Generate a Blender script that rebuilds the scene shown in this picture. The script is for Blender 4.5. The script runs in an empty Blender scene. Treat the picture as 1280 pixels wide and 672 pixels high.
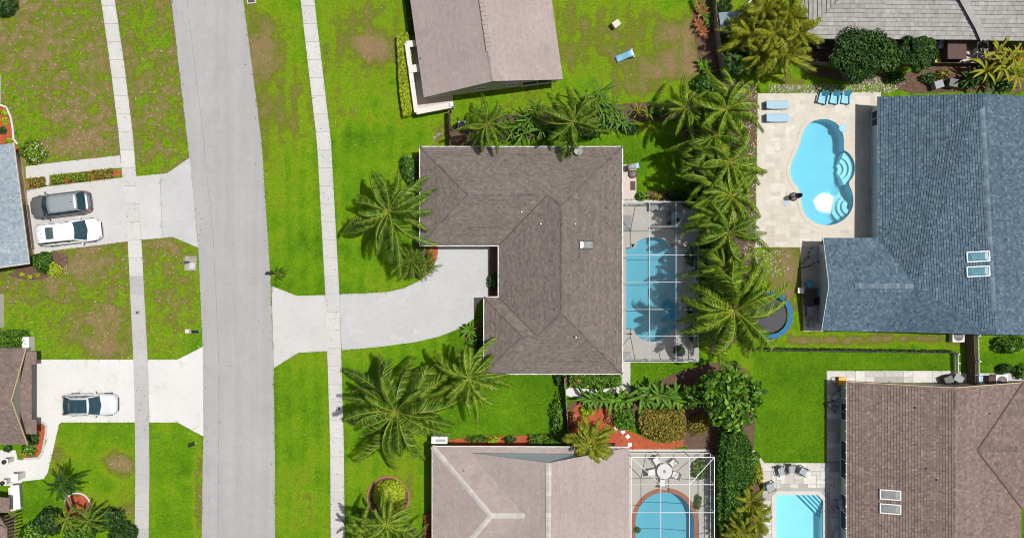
import bpy, math, random
import numpy as np
from mathutils import Vector, Matrix
from mathutils.geometry import tessellate_polygon
random.seed(7); rng = np.random.default_rng(7)
R = math.radians
sc = bpy.context.scene
# ------------------------------------------------------------------ camera (drone looking straight down)
H = 80.0; S = 15.0                     # camera height, photo pixels per metre on the ground
cam = bpy.data.cameras.new('camera'); camo = bpy.data.objects.new('camera', cam)
sc.collection.objects.link(camo); sc.camera = camo
camo.location = (0, 0, H); camo.rotation_euler = (0, 0, 0)
cam.sensor_width = 36; cam.lens = 36 * H / (1280 / S); cam.clip_end = 1500; cam.clip_start = 1
# ------------------------------------------------------------------ sky and sun
SUN = Vector((0.325, 0.07, 1)).normalized()
w = bpy.data.worlds.new('World'); sc.world = w; w.use_nodes = True
nt = w.node_tree; sky = nt.nodes.new('ShaderNodeTexSky'); sky.sky_type = 'NISHITA'; sky.sun_disc = False; sky.dust_density = 4.0; sky.ozone_density = 0.6
sky.sun_elevation = math.asin(SUN.z); sky.sun_rotation = math.atan2(SUN.x, SUN.y)
nt.links.new(sky.outputs[0], nt.nodes['Background'].inputs[0]); nt.nodes['Background'].inputs[1].default_value = 0.075
sl = bpy.data.lights.new('sun', 'SUN'); sl.energy = 4.7; sl.angle = R(0.5); sl.color = (1, 0.965, 0.91)
so = bpy.data.objects.new('sun', sl); sc.collection.objects.link(so)
so.rotation_euler = SUN.to_track_quat('Z', 'Y').to_euler()
sc.view_settings.view_transform = 'Standard'; sc.view_settings.look = 'None'
sc.view_settings.exposure = -0.24; sc.view_settings.gamma = 1.0
sc.render.resolution_x = 1024; sc.render.resolution_y = 537
try:
    sc.cycles.filter_width = 1.0; sc.cycles.transparent_max_bounces = 16; sc.cycles.max_bounces = 8
except Exception: pass
# ------------------------------------------------------------------ helpers
def P(px, py, z=0.0):                  # pixel of the photograph -> point at height z
    k = (H - z) / H / S
    return Vector(((px - 640) * k, (336 - py) * k, z))
def PP(pts, z=0.0): return [P(x, y, z) for x, y in pts]
COL = sc.collection.objects
def link(o, parent=None, mat=None):
    COL.link(o)
    if parent is not None: o.parent = parent
    if mat is not None: o.data.materials.append(mat)
    return o
def tag(o, label=None, cat=None, group=None, kind=None):
    if label: o['label'] = label
    if cat: o['category'] = cat
    if group: o['group'] = group
    if kind: o['kind'] = kind
    return o
def empty(name, loc=(0, 0, 0), rz=0.0, label=None, cat=None, group=None):
    o = bpy.data.objects.new(name, None); COL.link(o); o.empty_display_size = 0.3
    o.location = loc; o.rotation_euler = (0, 0, rz)
    return tag(o, label, cat, group)
class MB:
    def __init__(s): s.v = []; s.f = []; s.t = []
    def add(s, vs, fs, t=0.5):
        b = len(s.v); s.v += [tuple(x) for x in vs]; s.f += [tuple(i + b for i in f) for f in fs]
        s.t += (list(t) if hasattr(t, '__len__') else [t] * len(vs)); return s
    def box(s, x, y, z, sx, sy, sz, rot=0, t=0.5, taper=1.0):   # base centre
        c, n = math.cos(rot), math.sin(rot); vs = []
        for dz, k in ((0, 1), (sz, taper)):
            for a, b in ((-1, -1), (1, -1), (1, 1), (-1, 1)):
                u, v = a * sx / 2 * k, b * sy / 2 * k
                vs.append((x + u * c - v * n, y + u * n + v * c, z + dz))
        return s.add(vs, [(3, 2, 1, 0), (4, 5, 6, 7), (0, 1, 5, 4), (1, 2, 6, 5), (2, 3, 7, 6), (3, 0, 4, 7)], t)
    def beam(s, a, b, w_, h_, t=0.5):
        a, b = Vector(a), Vector(b); d = (b - a).normalized()
        up = Vector((0, 0, 1)) if abs(d.z) < 0.95 else Vector((1, 0, 0))
        r = d.cross(up).normalized(); u = r.cross(d)
        vs = [p + r * (i * w_ / 2) + u * (j * h_ / 2) for p in (a, b) for i, j in ((-1, -1), (1, -1), (1, 1), (-1, 1))]
        return s.add(vs, [(3, 2, 1, 0), (4, 5, 6, 7), (0, 1, 5, 4), (1, 2, 6, 5), (2, 3, 7, 6), (3, 0, 4, 7)], t)
    def tube(s, pts, rad, n=6, t=0.5):
        pts = [Vector(p) for p in pts]; k = len(pts); vs = []
        if not hasattr(rad, '__len__'): rad = [rad] * k
        for i, p in enumerate(pts):
            d = (pts[min(i + 1, k - 1)] - pts[max(i - 1, 0)]).normalized()
            up = Vector((0, 0, 1)) if abs(d.z) < 0.9 else Vector((1, 0, 0))
            r = d.cross(up).normalized(); u = r.cross(d)
            for j in range(n):
                a = 2 * math.pi * j / n; vs.append(p + (r * math.cos(a) + u * math.sin(a)) * rad[i])
        fs = [(i * n + j, i * n + (j + 1) % n, (i + 1) * n + (j + 1) % n, (i + 1) * n + j) for i in range(k - 1) for j in range(n)]
        fs += [tuple(range(n))[::-1], tuple((k - 1) * n + j for j in range(n))]
        return s.add(vs, fs, t)
    def lathe(s, prof, c=(0, 0, 0), n=20, t=0.5):               # prof: (radius, z)
        k = len(prof); vs = []
        for r, z in prof:
            for j in range(n):
                a = 2 * math.pi * j / n; vs.append((c[0] + r * math.cos(a), c[1] + r * math.sin(a), c[2] + z))
        fs = [(i * n + j, i * n + (j + 1) % n, (i + 1) * n + (j + 1) % n, (i + 1) * n + j) for i in range(k - 1) for j in range(n)]
        fs += [tuple(range(n))[::-1], tuple((k - 1) * n + j for j in range(n))]
        return s.add(vs, fs, t)
    def prism(s, poly, z0, z1, holes=(), t=0.5, bottom=False):
        loops = [[Vector((p[0], p[1], 0)) for p in poly]] + [[Vector((p[0], p[1], 0)) for p in h] for h in holes]
        tr = tessellate_polygon(loops); flat = [p for l in loops for p in l]
        top = [(p.x, p.y, z1) for p in flat]; fs = []
        for a, b, c in tr:
            nz = (flat[b] - flat[a]).cross(flat[c] - flat[a]).z
            fs.append((a, b, c) if nz > 0 else (a, c, b))
        s.add(top, fs, t)
        for l in loops:
            n = len(l); vs = [(p.x, p.y, z0) for p in l] + [(p.x, p.y, z1) for p in l]
            s.add(vs, [(i, (i + 1) % n, n + (i + 1) % n, n + i) for i in range(n)], t)
        return s
    def build(s, name, mat, parent=None, smooth=False, bevel=0, sub=0):
        me = bpy.data.meshes.new(name); me.from_pydata(s.v, [], s.f)
        a = me.attributes.new('v', 'FLOAT', 'POINT'); a.data.foreach_set('value', np.array(s.t, dtype=np.float32))
        if smooth: me.polygons.foreach_set('use_smooth', [True] * len(me.polygons))
        me.update(); o = link(bpy.data.objects.new(name, me), parent, mat)
        if bevel:
            m = o.modifiers.new('bevel', 'BEVEL'); m.width = bevel; m.segments = 2; m.limit_method = 'ANGLE'
        if sub:
            m = o.modifiers.new('sub', 'SUBSURF'); m.levels = sub; m.render_levels = sub
        return o
def copy_part(o, parent, loc, rz=0, scale=None):
    c = o.copy(); COL.link(c); c.parent = parent; c.location = loc; c.rotation_euler = (0, 0, rz)
    if scale: c.scale = scale
    return c
def arr_mesh(name, co, quads, vals, mat, parent=None, k=4):
    me = bpy.data.meshes.new(name); n = len(quads)
    me.vertices.add(len(co)); me.vertices.foreach_set('co', np.ascontiguousarray(co, dtype=np.float32).ravel())
    me.loops.add(n * k); me.loops.foreach_set('vertex_index', np.ascontiguousarray(quads, dtype=np.int32).ravel())
    me.polygons.add(n); me.polygons.foreach_set('loop_start', np.arange(0, n * k, k, dtype=np.int32))
    a = me.attributes.new('v', 'FLOAT', 'POINT'); a.data.foreach_set('value', np.asarray(vals, dtype=np.float32))
    me.update(calc_edges=True); me.validate()
    return link(bpy.data.objects.new(name, me), parent, mat)
def leaves(name, C, N, sz, V, mat, parent=None, asp=0.5, fold=0.15):
    n = len(C); T = rng.normal(size=(n, 3)); N = N / np.linalg.norm(N, axis=1, keepdims=True)
    T -= (T * N).sum(1, keepdims=True) * N; T /= np.linalg.norm(T, axis=1, keepdims=True); B = np.cross(N, T)
    s = np.asarray(sz).reshape(-1, 1) * np.ones((n, 1))
    co = np.stack([C - T * s * .5, C + B * s * asp * .5 + N * s * fold, C + T * s * .5, C - B * s * asp * .5 + N * s * fold], 1).reshape(-1, 3)
    return arr_mesh(name, co, np.arange(4 * n).reshape(n, 4), np.repeat(V, 4), mat, parent)
# ------------------------------------------------------------------ procedural materials
def mat(name, cols, rough=0.8, noise=((1.2, .12), (14, .10)), bump=None, spec=0.3, attr=False, transl=0.0, metal=0.0, coat=0.0, stain=None, vjit=()):
    """cols: one colour or [(pos, colour)] read along attribute v; noise: (scale, amount) brightness variation"""
    m = bpy.data.materials.new(name); m.use_nodes = True; N = m.node_tree.nodes; L = m.node_tree.links
    bs = N['Principled BSDF']; geo = N.new('ShaderNodeNewGeometry')
    if isinstance(cols[0], (int, float)): cols = [(0, cols)]
    if attr or len(cols) > 1:
        at = N.new('ShaderNodeAttribute'); at.attribute_name = 'v'
        rp = N.new('ShaderNodeValToRGB'); e = rp.color_ramp.elements
        while len(e) < len(cols): e.new(0.5)
        for k, (p, c) in zip(list(e), cols): k.position = p; k.color = (*c, 1)
        if len(cols) == 1: e[1].color = e[0].color
        fac = at.outputs['Fac']
        for sca, amt in vjit:
            nz = N.new('ShaderNodeTexNoise'); nz.inputs['Scale'].default_value = sca; nz.inputs['Detail'].default_value = 3
            L.new(geo.outputs['Position'], nz.inputs['Vector'])
            m1 = N.new('ShaderNodeMath'); m1.operation = 'MULTIPLY_ADD'; m1.inputs[1].default_value = amt; m1.inputs[2].default_value = -amt * .5; L.new(nz.outputs['Fac'], m1.inputs[0])
            m2 = N.new('ShaderNodeMath'); m2.operation = 'ADD'; L.new(fac, m2.inputs[0]); L.new(m1.outputs[0], m2.inputs[1]); fac = m2.outputs[0]
        L.new(fac, rp.inputs[0]); out = rp.outputs[0]
    else:
        rgb = N.new('ShaderNodeRGB'); rgb.outputs[0].default_value = (*cols[0][1], 1); out = rgb.outputs[0]
    for sca, amt, *vec in noise:
        nz = N.new('ShaderNodeTexNoise'); nz.inputs['Scale'].default_value = sca; nz.inputs['Detail'].default_value = 4
        nz.inputs['Roughness'].default_value = 0.6
        if vec:                                      # stretched streaks
            mp_ = N.new('ShaderNodeMapping'); mp_.inputs['Scale'].default_value = vec[0]; mp_.inputs['Rotation'].default_value = (0, 0, vec[1]); L.new(geo.outputs['Position'], mp_.inputs[0]); L.new(mp_.outputs[0], nz.inputs['Vector'])
        else: L.new(geo.outputs['Position'], nz.inputs['Vector'])
        mr = N.new('ShaderNodeMapRange'); mr.inputs[1].default_value = .25; mr.inputs[2].default_value = .75
        mr.inputs[3].default_value = 1 - amt; mr.inputs[4].default_value = 1 + amt; L.new(nz.outputs['Fac'], mr.inputs[0])
        mx = N.new('ShaderNodeMix'); mx.data_type = 'RGBA'; mx.blend_type = 'MULTIPLY'; mx.inputs[0].default_value = 1
        L.new(out, mx.inputs[6]); L.new(mr.outputs[0], mx.inputs[7]); out = mx.outputs[2]
    for c, sca, th, st in ([stain] if stain and not isinstance(stain[0][0], tuple) else (stain or [])):   # (colour, scale, threshold, strength): blotches with a shape of their own
        nz = N.new('ShaderNodeTexNoise'); nz.inputs['Scale'].default_value = sca; nz.inputs['Detail'].default_value = 6
        nz.inputs['Distortion'].default_value = .8
        L.new(geo.outputs['Position'], nz.inputs['Vector'])
        mr = N.new('ShaderNodeMapRange'); mr.inputs[1].default_value = th; mr.inputs[2].default_value = th + .18
        mr.inputs[3].default_value = 0; mr.inputs[4].default_value = st; L.new(nz.outputs['Fac'], mr.inputs[0])
        mx = N.new('ShaderNodeMix'); mx.data_type = 'RGBA'; L.new(mr.outputs[0], mx.inputs[0])
        L.new(out, mx.inputs[6]); mx.inputs[7].default_value = (*c, 1); out = mx.outputs[2]
    L.new(out, bs.inputs['Base Color'])
    bs.inputs['Roughness'].default_value = rough; bs.inputs['Specular IOR Level'].default_value = spec
    bs.inputs['Metallic'].default_value = metal; bs.inputs['Coat Weight'].default_value = coat
    if bump:
        nz = N.new('ShaderNodeTexNoise'); nz.inputs['Scale'].default_value = bump[0]; nz.inputs['Detail'].default_value = 5
        L.new(geo.outputs['Position'], nz.inputs['Vector'])
        bp = N.new('ShaderNodeBump'); bp.inputs['Strength'].default_value = bump[1]; bp.inputs['Distance'].default_value = bump[2]
        L.new(nz.outputs['Fac'], bp.inputs['Height']); L.new(bp.outputs[0], bs.inputs['Normal'])
    if transl:
        tr = N.new('ShaderNodeBsdfTranslucent'); L.new(out, tr.inputs[0]); ms = N.new('ShaderNodeMixShader')
        ms.inputs[0].default_value = transl; L.new(bs.outputs[0], ms.inputs[1]); L.new(tr.outputs[0], ms.inputs[2])
        L.new(ms.outputs[0], N['Material Output'].inputs[0])
    return m
def screen_mat():
    m = bpy.data.materials.new('insect_screen'); m.use_nodes = True; N = m.node_tree.nodes; L = m.node_tree.links
    t = N.new('ShaderNodeBsdfTransparent'); d = N.new('ShaderNodeBsdfDiffuse'); d.inputs[0].default_value = (.10, .11, .12, 1)
    x = N.new('ShaderNodeMixShader'); x.inputs[0].default_value = .20
    L.new(t.outputs[0], x.inputs[1]); L.new(d.outputs[0], x.inputs[2]); L.new(x.outputs[0], N['Material Output'].inputs[0]); return m
def water_mat(name, tint, wave=.05):
    m = bpy.data.materials.new(name); m.use_nodes = True; N = m.node_tree.nodes; L = m.node_tree.links
    t = N.new('ShaderNodeBsdfTransparent'); t.inputs[0].default_value = (*tint, 1)
    g = N.new('ShaderNodeBsdfGlossy'); g.inputs['Roughness'].default_value = .004
    geo = N.new('ShaderNodeNewGeometry'); nz = N.new('ShaderNodeTexNoise'); nz.inputs['Scale'].default_value = 4.5; nz.inputs['Detail'].default_value = 2
    L.new(geo.outputs['Position'], nz.inputs['Vector'])
    b = N.new('ShaderNodeBump'); b.inputs['Strength'].default_value = 1; b.inputs['Distance'].default_value = wave
    L.new(nz.outputs['Fac'], b.inputs['Height']); L.new(b.outputs[0], g.inputs['Normal'])
    f = N.new('ShaderNodeFresnel'); f.inputs['IOR'].default_value = 1.33
    x = N.new('ShaderNodeMixShader'); L.new(f.outputs[0], x.inputs[0]); L.new(t.outputs[0], x.inputs[1]); L.new(g.outputs[0], x.inputs[2])
    L.new(x.outputs[0], N['Material Output'].inputs[0]); return m
m_conc = mat('concrete', (.50, .497, .49), .85, ((.35, .07), (3, .05), (40, .06)), (60, .3, .004), stain=[((.36, .35, .33), .8, .60, .35), ((.22, .21, .20), 2.5, .72, .6)])
m_conc_w = mat('white_concrete', (.60, .597, .585), .85, ((.35, .05), (3, .04), (40, .05)), (60, .3, .004), stain=[((.46, .43, .33), .75, .585, .6), ((.34, .33, .32), 2.2, .66, .6)])
m_conc_g = mat('grey_concrete', (.455, .46, .465), .85, ((.35, .08), (3, .05), (40, .06)), (60, .3, .004), stain=[((.36, .36, .36), .7, .58, .4), ((.56, .57, .58), 1.1, .60, .5)])
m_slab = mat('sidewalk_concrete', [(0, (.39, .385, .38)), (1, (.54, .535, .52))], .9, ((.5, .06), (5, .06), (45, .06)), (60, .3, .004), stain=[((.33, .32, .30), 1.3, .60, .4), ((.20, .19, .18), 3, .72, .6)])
m_joint = mat('joint_sand', (.38, .37, .35), .95)
m_road = mat('asphalt', (.352, .348, .348), .92, ((1.0, .07, (1.3, .04, 1), -.09), (.16, .07), (1.5, .04), (9, .06), (25, .09), (90, .12)), (120, .5, .006), stain=[((.30, .295, .29), .35, .56, .4), ((.27, .265, .26), 1.1, .64, .5), ((.42, .415, .41), .8, .63, .4), ((.16, .155, .15), 2.2, .75, .8)])
m_crack = mat('crack_sealer', (.24, .24, .24), .8)
m_trav = mat('travertine', [(0, (.47, .435, .36)), (.5, (.545, .51, .44)), (1, (.61, .585, .53))], .75, ((1.5, .08), (12, .07)), stain=((.48, .42, .32), 1.6, .60, .5))
m_flag = mat('flagstone', [(0, (.47, .45, .43)), (.5, (.55, .535, .51)), (1, (.63, .615, .585))], .8, ((2, .10), (14, .09)))
m_deck = mat('pool_deck_paint', (.54, .52, .48), .8, ((.8, .06), (12, .05)))
m_pink = mat('pink_paver', (.55, .48, .45), .85, ((2, .07), (16, .1)))
m_brick = mat('brick_red', (.38, .16, .10), .85, ((3, .12), (20, .12)))
m_mulch = mat('red_mulch', [(0, (.20, .045, .02)), (.5, (.42, .10, .045)), (1, (.58, .17, .08))], .95, ((2, .15), (25, .25)), (30, .8, .05))
m_soil = mat('dark_mulch', [(0, (.07, .04, .03)), (.5, (.14, .085, .06)), (1, (.28, .19, .14))], .95, ((2, .2), (20, .3)), (30, .8, .05))
m_pebble = mat('pebble', [(0, (.16, .14, .10)), (.5, (.30, .27, .21)), (1, (.56, .53, .46))], .85)
m_stucco = mat('stucco_cream', (.62, .57, .47), .9, ((2, .05), (20, .05)))
m_stucco_w = mat('stucco_white', (.64, .62, .57), .9, ((2, .04), (20, .05)))
m_stucco_b = mat('stucco_blue', (.56, .64, .70), .9, ((2, .04), (20, .05)))
m_stucco_t = mat('stucco_tan', (.52, .40, .24), .9, ((2, .05), (20, .05)))
m_white = mat('white_metal', (.78, .78, .77), .45, ((3, .04),), spec=.5)
m_frame = mat('cage_aluminium', (.70, .71, .72), .4, ((3, .03),), spec=.5)
m_grey = mat('grey_metal', (.30, .31, .32), .5, ((3, .08),), spec=.5)
m_dgrey = mat('dark_metal', (.05, .05, .055), .5, ((3, .1),), spec=.5)
m_black = mat('black_plastic', (.02, .02, .022), .45, ((5, .1),), spec=.5)
m_glass = mat('window_glass', (.03, .045, .055), .06, ((3, .1),), spec=.8)
m_glass_sky = mat('skylight_dome', (.26, .27, .27), .22, ((2.5, .2),), spec=.8)
m_glass_teal = mat('skylight_glass', (.10, .25, .31), .12, ((2.5, .25),), spec=.8)
m_wood = mat('weathered_wood', [(0, (.16, .12, .10)), (1, (.32, .26, .22))], .9, ((4, .15), (30, .15)))
m_dwood = mat('dark_wood', [(0, (.06, .04, .035)), (1, (.15, .10, .085))], .9, ((4, .15), (30, .15)))
m_bark = mat('palm_bark', [(0, (.20, .17, .14)), (1, (.40, .36, .30))], .95, ((6, .2), (30, .2)))
m_twig = mat('twig', (.10, .07, .045), .95, ((10, .2),))
m_blue = mat('blue_plastic', (.025, .15, .32), .7, ((4, .1),), spec=.2)
m_ltblue = mat('light_blue_cloth', (.34, .50, .60), .8, ((6, .06),))
m_turq = mat('turquoise_plastic', (.08, .42, .58), .45, ((4, .06),), spec=.5)
m_navy = mat('navy_canvas', (.012, .018, .045), .85, ((8, .2),))
m_cloth = mat('grey_sling', (.32, .34, .36), .8, ((8, .08),))
m_tub = mat('pool_plaster', (.37, .60, .68), .7, ((.7, .05), (8, .05)))
m_tub_l = mat('pool_plaster_pale', (.60, .74, .76), .7, ((.7, .05), (8, .05)))
m_tile = mat('pool_tile', (.05, .22, .32), .3, ((12, .2),), spec=.6)
m_water = water_mat('pool_water', (.57, .88, .95), .0007)
m_screen = screen_mat()
m_yellow = mat('yellow_plastic', (.65, .38, .03), .5, ((5, .1),))
m_orange = mat('orange_plastic', (.55, .20, .03), .5, ((5, .1),))
m_mat = mat('door_mat', (.13, .09, .08), .95, ((20, .2),))
m_tramp = mat('trampoline_mat', (.07, .07, .08), .8, ((6, .1),))
def leafmat(n, a, b, c, tr=.16): return mat(n, [(0, a), (.5, b), (1, c)], .5, ((.8, .18), (5, .15)), spec=.22, transl=tr)
g_palm = leafmat('palm_leaf', (.016, .060, .004), (.068, .155, .008), (.38, .43, .06))
g_palmy = leafmat('palm_leaf_yellow', (.026, .082, .005), (.105, .21, .010), (.46, .50, .06))
g_dead = leafmat('dry_palm_leaf', (.12, .08, .03), (.26, .19, .08), (.42, .33, .17))
g_areca = leafmat('areca_leaf', (.045, .10, .006), (.19, .23, .014), (.52, .44, .05))
g_dark = leafmat('dark_leaf', (.012, .040, .008), (.032, .085, .014), (.10, .18, .035))
g_mid = leafmat('green_leaf', (.018, .065, .005), (.075, .185, .012), (.24, .42, .045))
g_hedge = leafmat('hedge_leaf', (.010, .048, .005), (.035, .12, .010), (.17, .32, .045))
g_lime = leafmat('lime_leaf', (.13, .20, .006), (.36, .45, .016), (.56, .62, .06))
g_croton = leafmat('croton_leaf', (.05, .07, .01), (.22, .22, .03), (.50, .30, .07))
g_box = leafmat('boxwood_leaf', (.04, .10, .006), (.15, .26, .014), (.34, .44, .05))
g_redp = leafmat('red_leaf', (.10, .03, .018), (.34, .10, .045), (.58, .32, .14))
g_strap = leafmat('strap_leaf', (.015, .060, .006), (.05, .145, .014), (.24, .38, .06))
GRAMP = [(0, (.055, .14, .004)), (.2, (.108, .245, .005)), (.34, (.175, .28, .008)), (.45, (.13, .16, .015)), (.60, (.20, .175, .058)), (.80, (.26, .18, .095)), (.93, (.20, .135, .085)), (1, (.62, .58, .48))]
g_grass = mat('grass', GRAMP, .85, ((.5, .06), (3, .12), (18, .18)), spec=.12, vjit=((.9, .10),))
g_ground = mat('lawn', GRAMP, .95, ((.5, .06), (3, .12), (7, .22), (16, .24)), (22, 1, .05), spec=.1, vjit=((6.5, .36), (2.4, .18), (.9, .08)))
def shingle(n, a, b, c): return mat(n, [(0, a), (.5, b), (1, c)], .92, ((.25, .09), (2.5, .09), (16, .13), (45, .16)), (60, .5, .006), spec=.15, stain=((b[0] * .62, b[1] * .62, b[2] * .62), .5, .58, .35))
r_main = shingle('shingle_brown_grey', (.10, .085, .078), (.162, .138, .126), (.235, .20, .175))
r_mcap = shingle('ridge_cap_brown_grey', (.115, .096, .09), (.152, .127, .118), (.20, .17, .158))
r_bcap = shingle('ridge_cap_blue', (.09, .13, .17), (.135, .185, .225), (.20, .26, .305))
r_pink = shingle('shingle_rose_grey', (.315, .262, .252), (.355, .298, .286), (.40, .34, .325))
r_blue = shingle('shingle_slate_blue', (.048, .080, .112), (.082, .130, .175), (.15, .21, .26))
r_brown = shingle('shingle_brown', (.135, .098, .086), (.20, .15, .132), (.29, .225, .20))
r_lgrey = shingle('shingle_light_blue', (.20, .25, .30), (.27, .325, .37), (.36, .41, .45))
r_tile = shingle('concrete_tile', (.24, .235, .225), (.33, .325, .31), (.43, .42, .40))
r_cap = shingle('ridge_cap_pale', (.40, .37, .35), (.47, .44, .42), (.55, .52, .49))
BLOCK = []                              # polygons (pixels) where no grass grows
# ------------------------------------------------------------------ surfaces
def smooth_poly(pts, it=2):             # Chaikin corner cutting, closed
    for _ in range(it):
        q = []
        for i in range(len(pts)):
            a, b = pts[i], pts[(i + 1) % len(pts)]
            q += [(a[0] * .75 + b[0] * .25, a[1] * .75 + b[1] * .25), (a[0] * .25 + b[0] * .75, a[1] * .25 + b[1] * .75)]
        pts = q
    return pts
def pave(name, pts, z, m, label=None, cat=None, kind='structure', holes=(), parent=None, z0=-.15, block=True):
    o = MB().prism(PP(pts), z0, z, [PP(h) for h in holes]).build(name, m, parent)
    if block: BLOCK.append(pts)
    if parent is None: tag(o, label, cat, kind=kind)
    return o
def lerp(a, b, t): return (a[0] + (b[0] - a[0]) * t, a[1] + (b[1] - a[1]) * t)
def along(line, y):                     # x of a polyline given as (x, y) with growing y
    for a, b in zip(line, line[1:]):
        if a[1] <= y <= b[1]: return a[0] + (b[0] - a[0]) * (y - a[1]) / (b[1] - a[1])
    return line[0][0] if y < line[0][1] else line[-1][0]
RL = [(190, -130), (214, 0), (237, 200), (247.5, 300), (253.5, 435), (254, 545), (252, 680), (246, 820)]
RR = [(282, -130), (304.5, 0), (327, 176), (338.5, 355), (342, 450), (343.5, 560), (344, 680), (342, 820)]
WL = [(108, -130), (126.5, 0), (138, 80), (149, 170), (160, 300), (168, 470), (169.5, 590), (168.5, 680), (166, 820)]
WR = [(125.5, -130), (143.7, 0), (155.5, 80), (166.5, 170), (177, 300), (186, 470), (187, 590), (186, 680), (184, 820)]
EL = [(356, -130), (375.8, 0), (396.4, 178), (407, 370), (413, 560), (413.5, 680), (413, 820)]
ER = [(374, -130), (393, 0), (414, 178), (424.5, 370), (430, 560), (431, 680), (431, 820)]
pave('road', RL + RR[::-1], .012, m_road)
# tar-sealed seams along the road
seam = MB()
for k, t0 in ((.22, .03), (.47, .015)):
    pts = []
    for y in np.arange(-60, 740, 12):
        x = along(RL, y) * (1 - k) + along(RR, y) * k + random.uniform(-.5, .5)
        pts.append((x, y))
    for a, b in zip(pts, pts[1:]):
        if random.random() < (.95 if k < .3 else .6):
            A, B = P(*a), P(*b); A.z = B.z = .014
            seam.beam(A, B, t0, .008)
tag(seam.build('road_seams', m_crack, bpy.data.objects['road']), kind='stuff')
def sidewalk(name, L_, R_, n0=-60, n1=740, step=22.5):
    base = pave(name, [p for p in L_] + [p for p in R_[::-1]], .030, m_joint)
    y = n0; g = .35
    while y < n1:
        q = [(along(L_, y + g), y + g), (along(R_, y + g), y + g), (along(R_, y + step - g), y + step - g), (along(L_, y + step - g), y + step - g)]
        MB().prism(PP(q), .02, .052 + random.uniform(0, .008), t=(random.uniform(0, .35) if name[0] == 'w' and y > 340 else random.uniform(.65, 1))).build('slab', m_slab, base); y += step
    return base
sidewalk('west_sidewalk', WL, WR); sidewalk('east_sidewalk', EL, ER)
# driveways
pave('north_west_driveway', [(34, 238), (60, 233), (153.4, 222), (163.8, 345) if False else (160, 301.5), (110, 308), (66, 313), (56, 320), (38, 322)], .040, m_conc)
pave('north_west_driveway_link', [(170.5, 220.5), (200, 217.5), (203, 297.5), (177.2, 299.5)], .040, m_conc)
pave('north_west_apron', [(200.3, 217.4), (209, 216.5), (237.2, 197), (248, 309.5), (216, 296), (203.3, 297.4)], .034, m_conc_g)
pave('front_walk', [(32, 208), (70, 203), (150, 194.3), (152.5, 209.5), (62, 219), (62, 231), (56, 232), (55, 221), (33, 223)], .040, m_conc)
pave('south_west_driveway', [(38, 449), (167, 449), (169.2, 527.5), (77, 527.5), (74, 530), (60, 590), (55, 598), (28, 601), (26, 606), (-30, 607), (-30, 562), (20, 562), (22, 574), (50, 572), (58, 552), (57, 530), (41, 527)], .040, m_conc_w)
pave('south_west_apron', [(185, 449), (222, 449), (253.5, 433), (254.3, 545), (222, 527.5), (187, 527.5)], .034, m_conc_w)
pave('main_driveway_apron', [(339.5, 357), (371, 369.5), (406.5, 368.5), (411, 438.5), (373, 440.5), (342.5, 459.5)], .034, m_conc)
pave('main_driveway', [(424.5, 367.5), (455, 366.5), (485, 364.5), (505, 360), (522, 352), (535, 342), (543, 330), (547, 318), (548, 300), (618, 300), (618, 372), (604, 372), (596, 380), (593, 398), (583, 405), (570, 412), (550, 420), (520, 427), (480, 432.5), (450, 435.5), (427, 437.5)], .040, m_conc_g)
seam2 = MB()                            # meandering hairline cracks in the main driveway
for pts in ([(540, 345), (556, 360), (564, 368), (590, 369)], [(536, 388), (548, 397), (556, 410)], [(470, 372), (474, 395), (468, 420)]):
    for a, b in zip(pts, pts[1:]):
        for i in range(6):
            A, B = P(*lerp(a, b, i / 6)), P(*lerp(a, b, (i + 1) / 6)); A.z = B.z = .0415
            A.x += random.uniform(-.05, .05); seam2.beam(A, B, .03, .006)
tag(seam2.build('crack_lines', m_slab, bpy.data.objects['main_driveway']), kind='stuff')
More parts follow.
